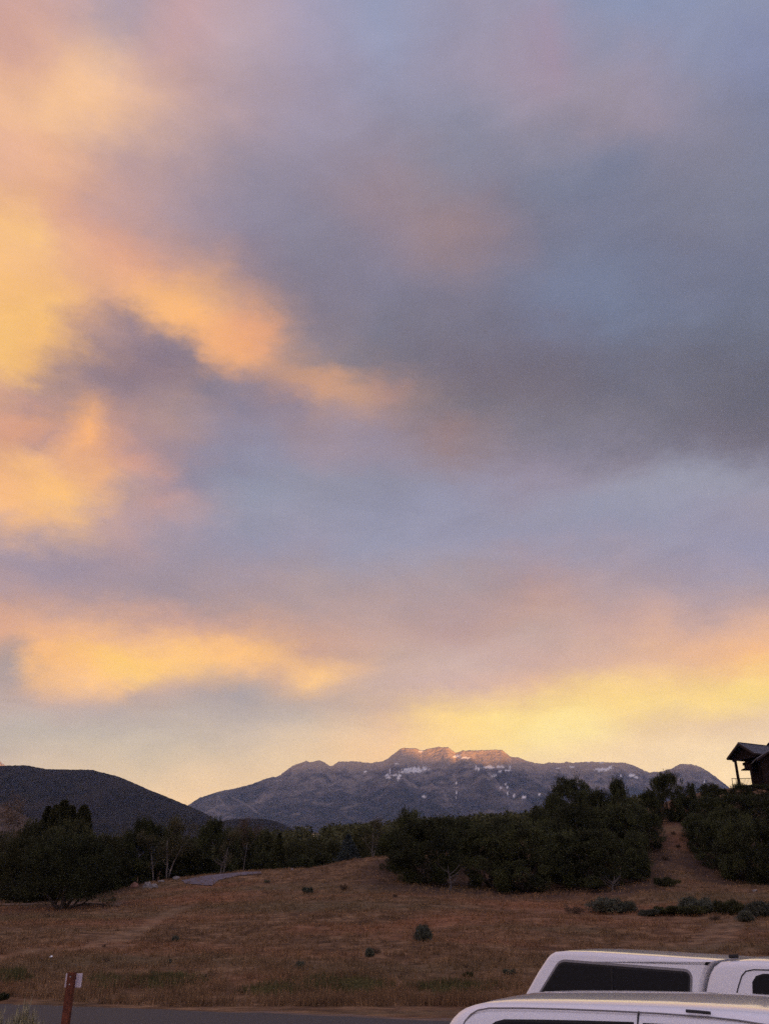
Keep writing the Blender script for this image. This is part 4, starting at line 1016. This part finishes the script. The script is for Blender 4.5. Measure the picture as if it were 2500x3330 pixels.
rock(950, 2832, 8, 8, m_rock, 'tiny pale stone on the crest below the fir', 17)
rock(2550 - 2, 2902, 14, 8, m_rock, 'small pale stone below the right hand junipers', 20) if False else None
rock(2455, 2902, 16, 7, m_rock, 'small pale stone in the grass below the right hand junipers', 20)
# a scrap of white litter
x, Yd = hit(164, 3125)
mb = MB(); mb.slab([(-.07, -.03, .0), (.07, -.02, .02), (.06, .03, .04), (0, .04, .05), (-.06, .03, .03)], (0, .01, .006))
o = mb.build('litter', plain('paper', (.8, .8, .8), .6, var=.05)); o.location = (x, Yd, Gn(x, Yd) + .10); o.rotation_euler = (.3, 0, 0)
tag(o, 'white scrap of litter lying in the grass above the red post', 'litter')

# ------------------------------------------------------------------ far houses among the trees
m_farw = plain('far_wall', (.55, .46, .34), .8, var=.1); m_farr = plain('far_roof', (.06, .05, .05), .8, var=.2)
def far_house(px, py, Yd, label, lit=False):
    x, _, z = at(px, py, Yd); root = empty('cabin', (x, Yd, z - 3.3)); tag(root, label, 'house')
    MB().box((0, 0, 1.6), (2.4, 3, 3.2)).build('wall', m_farw, root)
    mb = MB(); mb.slab([(-1.3, -1.7, 3.2), (1.3, -1.7, 3.2), (1.3, 0, 3.6), (-1.3, 0, 3.6)], (0, 0, .15)); mb.slab([(-1.3, 1.7, 3.2), (1.3, 1.7, 3.2), (1.3, .01, 3.6), (-1.3, .01, 3.6)], (0, 0, .15)); mb.build('roof', m_farr, root)
far_house(1025, 2712, 330, 'pale walled cabin almost hidden in the far trees left of the spruce')

# ------------------------------------------------------------------ lodge on the hill
m_log = plain('dark_log', (.020, .012, .010), .85, spec=.08, var=.35, scale=6, bump=.5, stretch=(1, 1, .2))
m_tin = plain('standing_seam_metal', (.17, .165, .18), .45, metal=.3, var=.12, scale=3)
m_fasc = plain('fascia_wood', (.035, .024, .022), .8, spec=.1, var=.3)
m_stone = plain('stone_wall', (.05, .028, .024), .9, spec=.1, var=.45, scale=3.5, bump=.8)
m_glass = plain('dark_glass', (.02, .02, .024), .08, var=.1, spec=.6)
m_lit = None
YH = 130.0
AP = Vector(at(2400, 2418, YH))                         # apex of the porch gable
gdir = Vector((.44, -.898, 0)); adir = Vector((.898, .44, 0)); UPV = Vector((0, 0, 1))
lodge = empty('lodge', AP - UPV * 5.8); tag(lodge, 'dark log lodge with grey metal roof and open porch on the hill at right', 'house')
def Lp(a, g, z): return adir * a + gdir * g + UPV * (5.8 + z)   # a along ridge, g across gable, z below apex
HW, DZ, LEN = 2.5, -1.75, 16.0
mb = MB()
for s_ in (-1, 1):
    mb.slab([Lp(0, 0, 0), Lp(LEN, 0, 0), Lp(LEN, s_ * HW, DZ), Lp(0, s_ * HW, DZ)], UPV * .09)
rf = mb.build('roof', m_tin, lodge)
mb = MB()
for i in range(0, 40):
    a = .02 + i * .4
    for s_ in (-1, 1): mb.beam(Lp(a, 0, .12), Lp(a, s_ * HW, DZ + .12), .04, .06)
mb.beam(Lp(-.02, 0, .13), Lp(LEN, 0, .13), .22, .06)
mb.build('seam', plain('seam_metal', (.07, .07, .085), .5, metal=.3, var=.1), rf)
mb = MB()
for s_ in (-1, 1):
    mb.beam(Lp(-.05, 0, -.13), Lp(-.05, s_ * (HW + .03), DZ - .13), .07, .26)
    mb.beam(Lp(0, s_ * (HW - .02), DZ - .09), Lp(LEN, s_ * (HW - .02), DZ - .09), .06, .2)
mb.build('fascia', m_fasc, lodge)
mb = MB()
for s_ in (-1, 1):
    mb.slab([Lp(.03, 0, -.16), Lp(LEN, 0, -.16), Lp(LEN, s_ * (HW - .05), DZ - .14), Lp(.03, s_ * (HW - .05), DZ - .14)], UPV * .1)
    mb.beam(Lp(.6, s_ * (HW - .75), DZ - .12), Lp(LEN, s_ * (HW - .75), DZ - .12), .26, .34)
mb.slab([Lp(.75, -HW + .35, DZ - .3), Lp(.75, HW - .35, DZ - .3), Lp(.75, HW - .4, DZ + .1), Lp(.75, 0, -.35), Lp(.75, -HW + .4, DZ + .1)], adir * .12)
mb.beam(Lp(.72, -HW + .3, DZ - .28), Lp(.72, HW - .3, DZ - .28), .22, .28)
mb.build('ceiling', m_log, lodge)
for s_, a in ((-1, .75), (1, 1.5)):
    MB().tube([Lp(a, s_ * (HW - .75), -6.4), Lp(a, s_ * (HW - .75), -4), Lp(a, s_ * (HW - .75), DZ - .25)], [.22, .2, .19], 10).build('porch_post', m_log, lodge, True)
mb = MB(); q = Lp(.5, -HW + .7, DZ - .2); mb.tube([q, q + Vector((-.12, 0, -.12)), q + Vector((-.1, 0, -.3)), q + Vector((.1, 0, -.42))], .045, 6); mb.build('lamp_hook', m_log, lodge, True)
# body of the lodge behind the porch
mb = MB(); mb.box(Lp(10.6, .2, -4.0), (13.6, 3.6, 4.4), (adir, gdir, UPV)); mb.build('wall', m_log, lodge)
w0 = Vector(at(2500, 2500, 128)) - lodge.location
mb = MB(); mb.box(w0 + Vector((2.4, .5, -.6)), (5.4, 3.4, 5.0), (Vector((.97, .22, 0)), Vector((-.22, .97, 0)), UPV)); mb.build('stone_wall', m_stone, lodge)
# lower front gable coming towards the viewer
e_ = Vector(at(2459, 2469, 126)) - lodge.location; t_ = Vector(at(2512, 2436, 126)) - lodge.location; e2 = e_ + Vector((2 * (t_.x - e_.x), 0, 0))
mb = MB(); bk = Vector((.9, 4.5, 0))
mb.slab([e_, t_, t_ + bk, e_ + bk], UPV * .12); mb.slab([t_, e2, e2 + bk, t_ + bk], UPV * .12); mb.build('front_roof', m_tin, lodge)
mb = MB(); dn = Vector((0, -.03, -.12)); mb.beam(e_ + dn, t_ + dn, .08, .26, Vector((0, -1, 0)).cross(t_ - e_).normalized()); mb.beam(t_ + dn, e2 + dn, .08, .26); mb.build('rake_board', m_fasc, lodge)
mb = MB(); mb.slab([e_ + Vector((.5, .8, -.1)), t_ + Vector((0, .8, -.25)), e2 + Vector((-.5, .8, -.1)), e2 + Vector((-.5, .8, -3.6)), e_ + Vector((.9, .8, -3.6)), e_ + Vector((.9, .8, -.3))], Vector((0, .3, 0))); mb.build('front_wall', m_log, lodge)
# upper roof at the frame edge
u_ = Vector(at(2494, 2420, 136)) - lodge.location
mb = MB(); mb.slab([u_, u_ + Vector((2.8, 0, 2.2)), u_ + Vector((5.6, 0, 0))], Vector((1.2, 4, 0))); mb.build('upper_roof', m_fasc, lodge)
mb = MB(); mb.box(u_ + Vector((2.9, 2.2, -1.8)), (4.0, 3.4, 3.6)); mb.build('upper_wall', m_log, lodge)
# bay with two small stepped eaves
b0 = Vector(at(2434, 2500, 131)) - lodge.location
mb = MB(); mb.box(b0 + Vector((.6, 1, .9)), (1.2, 2, .35)).box(b0 + Vector((.65, 1, .1)), (1.9, 2.2, .16)).box(b0 + Vector((.8, 1, .45)), (1.3, 1.8, .6)).box(b0 + Vector((1.0, 1, 1.5)), (1.2, 2, 1.0)).build('bay', m_log, lodge)
mb = MB(); p0 = Vector(at(2443, 2505, 130)) - lodge.location; mb.tube([p0 + Vector((0, 0, .8)), p0 - Vector((0, 0, 3.2))], .24, 10).build('inner_post', m_log, lodge, True)
# railing
r0 = Vector(at(2379, 2532, 127)) - lodge.location; r1 = Vector(at(2392, 2533, 128.5)) - lodge.location; r2 = Vector(at(2500, 2530, 128.5)) - lodge.location
mb = MB(); mb.beam(r0, r1, .06, .07); mb.beam(r1, r2, .06, .07)
for k in range(2): mb.tube([(r0, r1)[k] + Vector((0, 0, .03)), (r0, r1)[k] - Vector((0, 0, 1.6))], .04, 6)
for k in range(1, 24): q = r1.lerp(r2, k / 24); mb.beam(q, q - Vector((0, 0, 1.1)), .03, .03, Vector((0, 1, 0)))
mb.build('railing', m_log, lodge)
mb = MB(); mb.slab([Lp(-.6, -3.2, -6.2), Lp(-.6, 3.0, -6.2), Lp(LEN, 3.0, -6.2), Lp(LEN, -3.2, -6.2)], UPV * .25); mb.build('deck', m_log, lodge)

# ------------------------------------------------------------------ red marker post with pale plates
m_post = plain('rust_red_paint', (.115, .036, .020), .8, spec=.2, var=.5, scale=14, bump=.3)
m_rim0 = plain('zinc', (.3, .3, .3), .5, metal=.8)
m_plate = plain('pale_plate', (.55, .48, .53), .6, var=.08, scale=6)
YP = 13.2
x0, _, zt = at(235, 3163, YP)
post = empty('marker_post', (x0, YP, 0)); tag(post, 'rust red wooden marker post with a pale plate behind its top, bottom left', 'post')
MB().box((0, 0, zt / 2), (.092, .092, zt)).build('post', m_post, post, bevel=.004)
MB().box((.014, .056, zt - .098), (.215, .018, .165)).build('plate', m_plate, post, bevel=.002)
for bz in (.05, .14):
    MB().tube([(0, -.044, zt - bz), (0, -.053, zt - bz)], .009, 8).build('bolt', m_rim0, post)

# ------------------------------------------------------------------ vehicles
m_paint = plain('white_car_paint', (.78, .77, .80), .2, spec=.5, var=.01, scale=2, coat=.8)
m_cglass = plain('tinted_glass', (.006, .005, .006), .10, var=.1, spec=.14)
m_seal = plain('black_rubber', (.012, .011, .012), .6, var=.2, spec=.3)
m_trim = plain('grey_trim', (.20, .19, .20), .5, var=.1)
m_gap = plain('panel_gap', (.03, .028, .032), .7, var=.1)
m_tyre = plain('tyre_rubber', (.02, .02, .02), .85, var=.2)
m_rim = plain('alloy_rim', (.45, .45, .47), .3, metal=.9, var=.05)
m_red = plain('red_lens', (.35, .02, .02), .15, var=.1); m_clear = plain('clear_lens', (.6, .6, .62), .1, var=.05)

class Car:
    """side outline traced on the near side plane; u along the car, n away from the viewer, z up"""
    def __init__(s, px, Yd, head, W, tilt, zbelt):
        a, b, c = ray(px, 3180); s.O = Vector((a / b * Yd, Yd, 0)); s.u = Vector((head[0], head[1], 0)).normalized()
        s.n = Vector((-s.u.y, s.u.x, 0))
        if s.n.y < 0: s.n = -s.n
        s.W = W; s.tilt = tilt; s.zb = zbelt
    def inset(s, z): return s.tilt * max(0, z - s.zb)
    def uz(s, px, py):
        d = Vector(ray(px, py)); off = 0; E = Vector((0, 0, EYE))
        for _ in range(6):
            t = (s.O + s.n * off - E).dot(s.n) / d.dot(s.n); p = E + d * t; off = s.inset(p.z)
        return (p - s.O).dot(s.u), p.z
    def P(s, u, n, z): return s.u * u + s.n * n + UPV * z
    def tr(s, pts): return [s.uz(*p) for p in pts]
    def loft(s, out, r, crown=0., name='body', mat=None, parent=None, wid=None, n0=0.0):
        """closed outline (u,z) swept across the width with rounded shoulders"""
        n = len(out); W = wid or s.W; cu = sum(p[0] for p in out) / n; cz = sum(p[1] for p in out) / n
        A = sum(out[i][0] * out[(i+1) % n][1] - out[(i+1) % n][0] * out[i][1] for i in range(n)); sg = 1 if A > 0 else -1
        nrm = []
        for i in range(n):
            a, b = out[i-1], out[(i+1) % n]; dx, dz = b[0] - a[0], b[1] - a[1]; L = math.hypot(dx, dz) or 1
            nrm.append((-dz / L * sg, dx / L * sg))
        lay = [(0, 1.0)]
        for k in range(1, 5): a = k / 4 * math.pi / 2; lay.append((r * (1 - math.cos(a)), 1 - math.sin(a)))
        lay = [(l, i_) for l, i_ in lay]
        mid = [(W * q, 0) for q in (.2, .35, .5, .65, .8)]
        lay = lay + mid + [(W - l, i_) for l, i_ in lay[::-1]]
        zt = max(p[1] for p in out); zl = min(p[1] for p in out); mb = MB()
        for l, ins in lay:
            for i, (u, z) in enumerate(out):
                uu, zz = u + nrm[i][0] * ins * r, z + nrm[i][1] * ins * r
                q = l / W; tn = s.inset(zz)
                nn = n0 + l + tn * (1 - 2 * q)
                cr = crown * (1 - (2 * q - 1) ** 2) * max(0, (z - (zt - .35)) / .35) if z > zt - .35 else 0
                mb.v.append(s.P(uu, nn, zz + cr))
        m = len(lay)
        for k in range(m - 1):
            for i in range(n): j = (i + 1) % n; mb.f.append((k*n+i, k*n+j, (k+1)*n+j, (k+1)*n+i))
        mb.f.append(tuple(range(n))[::-1]); mb.f.append(tuple((m-1)*n + i for i in range(n)))
        o = mb.build(name, mat, parent, True); return o
    def patch(s, pts, off, th, name, mat, parent, both=True):
        """flat panel lying on each side, th thick; returns the near one"""
        first = None
        for side in ((0, 1) if both else (0,)):
            mb = MB()
            w = [s.P(u, (s.inset(z) - off) if side == 0 else (s.W - s.inset(z) + off), z) for u, z in pts]
            mb.slab(w, s.n * (th if side == 0 else -th))
            o = mb.build(name, mat, parent); first = first or o
        return first
    def ribbon(s, pts, w, off, name, mat, parent, both=False):
        """thin line along the side following (u,z) points"""
        for side in ((0, 1) if both else (0,)):
            mb = MB(); mb.tube([s.P(u, (s.inset(z) - off) if side == 0 else (s.W - s.inset(z) + off), z) for u, z in pts], w, 6)
            mb.build(name, mat, parent, True)
def rounded(pts, r, k=5):
    out = []
    n = len(pts)
    for i in range(n):
        p = Vector(pts[i]); a = Vector(pts[i-1]); b = Vector(pts[(i+1) % n])
        ri = min(r, (a-p).length * .45, (b-p).length * .45); A = p + (a-p).normalized() * ri; B = p + (b-p).normalized() * ri
        for j in range(k + 1):
            t = j / k; q = A * (1-t)**2 + p * 2*t*(1-t) + B * t*t; out.append((q.x, q.y))
    return out
def wheels(car, us, parent, R=.38, w=.25):
    for u in us:
        for nn in (w / 2 + .02, car.W - w / 2 - .02):
            c = car.P(u, nn, R); mb = MB()
            ty = MB().tube([c - car.n * w / 2, c - car.n * w * .42, c + car.n * w * .42, c + car.n * w / 2], [R * .93, R, R, R * .93], 28).build('wheel', m_tyre, parent, True)
            s_ = -1 if nn < car.W / 2 else 1
            MB().tube([c + car.n * s_ * w * .5, c + car.n * s_ * (w * .5 + .012)], [R * .62, R * .58], 20).build('rim', m_rim, ty, True)

# ---- white pickup with camper shell
T = Car(1800, 11.0, (1, -.9), 1.78, .16, 1.15)
truck = empty('pickup_truck', T.O); tag(truck, 'white pickup truck with camper shell and dark side windows, farther of the two vehicles', 'pickup truck')
sh = T.tr([(1690, 3262), (1706, 3232), (1745, 3163), (1775, 3118), (1786, 3106), (1801, 3097.5), (1830, 3095.5), (1900, 3098), (2000, 3104), (2100, 3110.5), (2200, 3117), (2300, 3123.5), (2325, 3126), (2305, 3142), (2290, 3170), (2282, 3200), (2274, 3240)])
zr = 1.28
u0 = sh[0][0] - .12
shell_out = [(u0 - .10, zr - .02)] + sh + [(sh[-1][0] - .03, zr)]
shell = T.loft(shell_out, .045, .02, 'camper_shell', m_paint, truck, 1.78)
win = T.tr([(1744, 3237), (1822, 3128), (2000, 3140), (2245, 3162), (2248, 3170), (2236, 3240)])
ub, uf = win[0][0], win[-1][0]
rubber = rounded([(win[0][0] - .02, win[0][1] - .08), win[1], win[3], (win[5][0] + .01, win[5][1] - .06)], .07)
def grow_poly(pts, g):
    cx = sum(p[0] for p in pts) / len(pts); cy = sum(p[1] for p in pts) / len(pts); out = []
    n = len(pts)
    for i in range(n):
        a, b = pts[i-1], pts[(i+1) % n]; dx, dy = b[0]-a[0], b[1]-a[1]; L = math.hypot(dx, dy) or 1
        nx, ny = dy / L, -dx / L
        if nx * (pts[i][0]-cx) + ny * (pts[i][1]-cy) < 0: nx, ny = -nx, -ny
        out.append((pts[i][0] + nx * g, pts[i][1] + ny * g))
    return out
T.patch(grow_poly(rubber, .024), .004, .02, 'window_frame', m_trim, shell)
wn = T.patch(rubber, .010, .02, 'side_window', m_seal, shell)
T.patch(grow_poly(rubber, -.022), .013, .01, 'pane', m_cglass, wn)
mu = T.uz(1992, 3190)[0]; T.ribbon([(mu, win[1][1] - .04), (mu + .0, zr + .08)], .012, .012, 'mullion', m_seal, wn)
cab = T.tr([(2288, 3240), (2296, 3200), (2304, 3170), (2318, 3145), (2340, 3131), (2400, 3129), (2450, 3130), (2500, 3133)])
ue = cab[-1][0]; ze = cab[-1][1]
cab_out = [(cab[0][0], zr)] + cab + [(ue + .55, ze - .02), (ue + .85, ze - .06), (ue + 1.5, zr - .02)]
cabo = T.loft(cab_out, .05, .035, 'cab', m_paint, truck, 1.78)
# door seam, door window
seam = T.tr([(2392, 3245), (2402, 3205), (2412, 3175), (2425, 3160), (2450, 3155), (2500, 3156)]) + [(ue + .55, ze - .12), (ue + .80, ze - .2)]
T.ribbon(seam, .006, .001, 'door_seam', m_gap, cabo, True)
dw = T.tr([(2440, 3250), (2446, 3195), (2458, 3175), (2480, 3168), (2500, 3168)])
dwp = [(dw[0][0], zr + .02)] + dw[1:] + [(ue + .45, dw[-1][1]), (ue + .62, dw[-1][1] - .04), (ue + 1.05, zr + .02)]
d1 = T.patch(dwp, .004, .015, 'door_window', m_seal, cabo); T.patch(grow_poly(dwp, -.015), .008, .01, 'pane', m_cglass, d1)
ws = MB(); ws.slab([T.P(ue + .9, .25, ze - .12), T.P(ue + .9, T.W - .25, ze - .12), T.P(ue + 1.52, T.W - .14, zr + .0), T.P(ue + 1.52, .14, zr + .0)], (T.u * .02 + UPV * .02)); ws.build('windshield', m_cglass, cabo)
mb = MB(); uu = T.uz(2355, 3128)[0]; mb.tube([T.P(uu - .04, .34, ze + .045), T.P(uu + .05, .34, ze + .05)], .018, 8); mb.build('roof_clip', m_seal, cabo, True)
low = [(u0 - .15, .55), (u0 - .15, zr - .03), (cab[0][0], zr - .025), (ue + 1.55, zr - .02), (ue + 2.6, zr - .12), (ue + 2.72, .95), (ue + 2.72, .5)]
def arch(u, R=.46):
    return [(u + R * math.cos(a), .5 + R * math.sin(a) * .85) for a in [math.pi * k / 8 for k in range(9)]]
wu = [u0 + .85, ue + 1.95]
body_out = low + arch(wu[1]) + arch(wu[0])
T.loft(body_out, .05, 0, 'body', m_paint, truck, 1.84, -.03)
wheels(T, wu, truck, .38)
for n_ in (.12, T.W - .12):
    MB().box(T.P(ue + 2.72, n_, .92), (.06, .26, .18), (T.u, T.n, UPV)).build('headlight', m_clear, truck, bevel=.01)
    MB().box(T.P(u0 - .17, n_ - .0, .98), (.05, .12, .34), (T.u, T.n, UPV)).build('tail_light', m_red, truck, bevel=.01)
MB().box(T.P(ue + 2.78, T.W / 2, .58), (.12, T.W, .2), (T.u, T.n, UPV)).build('front_bumper', m_rim, truck, bevel=.02)
MB().box(T.P(u0 - .25, T.W / 2, .58), (.12, T.W, .18), (T.u, T.n, UPV)).build('rear_bumper', m_rim, truck, bevel=.02)

# ---- white sport utility in front of it
S = Car(1500, 5.9, (1.65, -1), 1.86, .22, 1.10)
suv = empty('utility_vehicle', S.O); tag(suv, 'white sport utility vehicle at the bottom right corner, nearer of the two vehicles', 'car')
so = S.tr([(a_, b_ + 11) for a_, b_ in ((1436, 3345), (1448, 3322), (1462, 3302), (1480, 3284), (1500, 3272), (1530, 3262), (1560, 3257), (1620, 3255), (1700, 3256), (1800, 3257.5), (1950, 3261), (2100, 3266), (2250, 3273), (2400, 3283), (2500, 3292))])
ue2, ze2 = so[-1]; zb2 = 1.12; u02 = so[0][0]
roof_out = [(u02 - .20, zb2)] + so + [(ue2 + .35, ze2 - .03), (ue2 + .75, ze2 - .08), (ue2 + 1.25, ze2 - .26), (ue2 + 1.75, zb2)]
ro = S.loft(roof_out, .075, .024, 'roof', m_paint, suv, 1.86)
sm = S.tr([(a_, b_ + 4) for a_, b_ in ((1500, 3345), (1512, 3318), (1530, 3297), (1552, 3283), (1590, 3276), (1700, 3276), (1850, 3280), (2000, 3286), (2150, 3294), (2300, 3305), (2400, 3316), (2500, 3332))])
S.ribbon(sm, .0045, -.001, 'seam', m_trim, ro, True)
sv = S.tr([(2077, 3290), (2074, 3310), (2073, 3345)]); sv.append((sv[-1][0], zb2)); S.ribbon(sv, .005, -.001, 'door_seam', m_gap, ro, True)
wt = S.tr([(1588, 3340), (1612, 3323), (1640, 3316), (1750, 3317), (1900, 3320), (2060, 3325)])
wp = [(wt[0][0] - .08, zb2 + .04)] + wt + [(wt[-1][0], zb2 + .04)]
w1 = S.patch(wp, .003, .012, 'side_window', m_seal, ro); S.patch(grow_poly(wp, -.014), .006, .01, 'pane', m_cglass, w1)
wt = S.tr([(2090, 3328), (2250, 3336), (2400, 3346), (2500, 3356)])
wp = [(wt[0][0], zb2 + .04)] + wt + [(ue2 + .6, wt[-1][1] - .05), (ue2 + 1.0, wt[-1][1] - .2), (ue2 + 1.3, zb2 + .04)]
w2 = S.patch(wp, .003, .012, 'door_window', m_seal, ro); S.patch(grow_poly(wp, -.014), .006, .01, 'pane', m_cglass, w2)
rk = S.tr([(2230, 3289), (2270, 3292), (2310, 3296)]); S.ribbon(rk, .008, .0, 'rail_cover', m_gap, ro, True)
ws = MB(); ws.slab([S.P(ue2 + .85, .3, ze2 - .10), S.P(ue2 + .85, S.W - .3, ze2 - .10), S.P(ue2 + 1.78, S.W - .14, zb2 + .02), S.P(ue2 + 1.78, .14, zb2 + .02)], (S.u * .02 + UPV * .03)); ws.build('windshield', m_cglass, ro)
low = [(u02 - .3, .45), (u02 - .28, zb2 - .1), (u02 - .2, zb2 - .003), (ue2 + 1.75, zb2 - .003), (ue2 + 2.6, zb2 - .14), (ue2 + 2.75, .8), (ue2 + 2.75, .4)]
wu = [u02 + .75, ue2 + 1.95]
S.loft(low + arch(wu[1], .42) + arch(wu[0], .42), .07, 0, 'body', m_paint, suv, 1.9, -.02)
wheels(S, wu, suv, .36)
for n_ in (.2, S.W - .2):
    MB().box(S.P(ue2 + 2.74, n_, .82), (.06, .3, .16), (S.u, S.n, UPV)).build('headlight', m_clear, suv, bevel=.01)
    MB().box(S.P(u02 - .29, n_, .95), (.05, .2, .2), (S.u, S.n, UPV)).build('tail_light', m_red, suv, bevel=.01)

# ------------------------------------------------------------------ haze: the far air, closed box round everything
hz = MB(); hz.box((0, 1000, 1290), (52000, 52000, 2640)); ho = hz.build('haze', None)
m_hz = bpy.data.materials.new('haze'); m_hz.use_nodes = True; t = m_hz.node_tree; t.nodes.clear()
pv = N(t, 'ShaderNodeVolumePrincipled'); pv.inputs['Color'].default_value = (.40, .55, 1.0, 1); pv.inputs['Density'].default_value = 4.6e-5; pv.inputs['Anisotropy'].default_value = 0.55; pv.inputs['Absorption Color'].default_value = (1, 1, 1, 1)
mo = N(t, 'ShaderNodeOutputMaterial'); t.links.new(pv.outputs[0], mo.inputs['Volume'])
ho.data.materials.append(m_hz); tag(ho, 'thin bluish air over the valley', 'haze', kind='stuff')
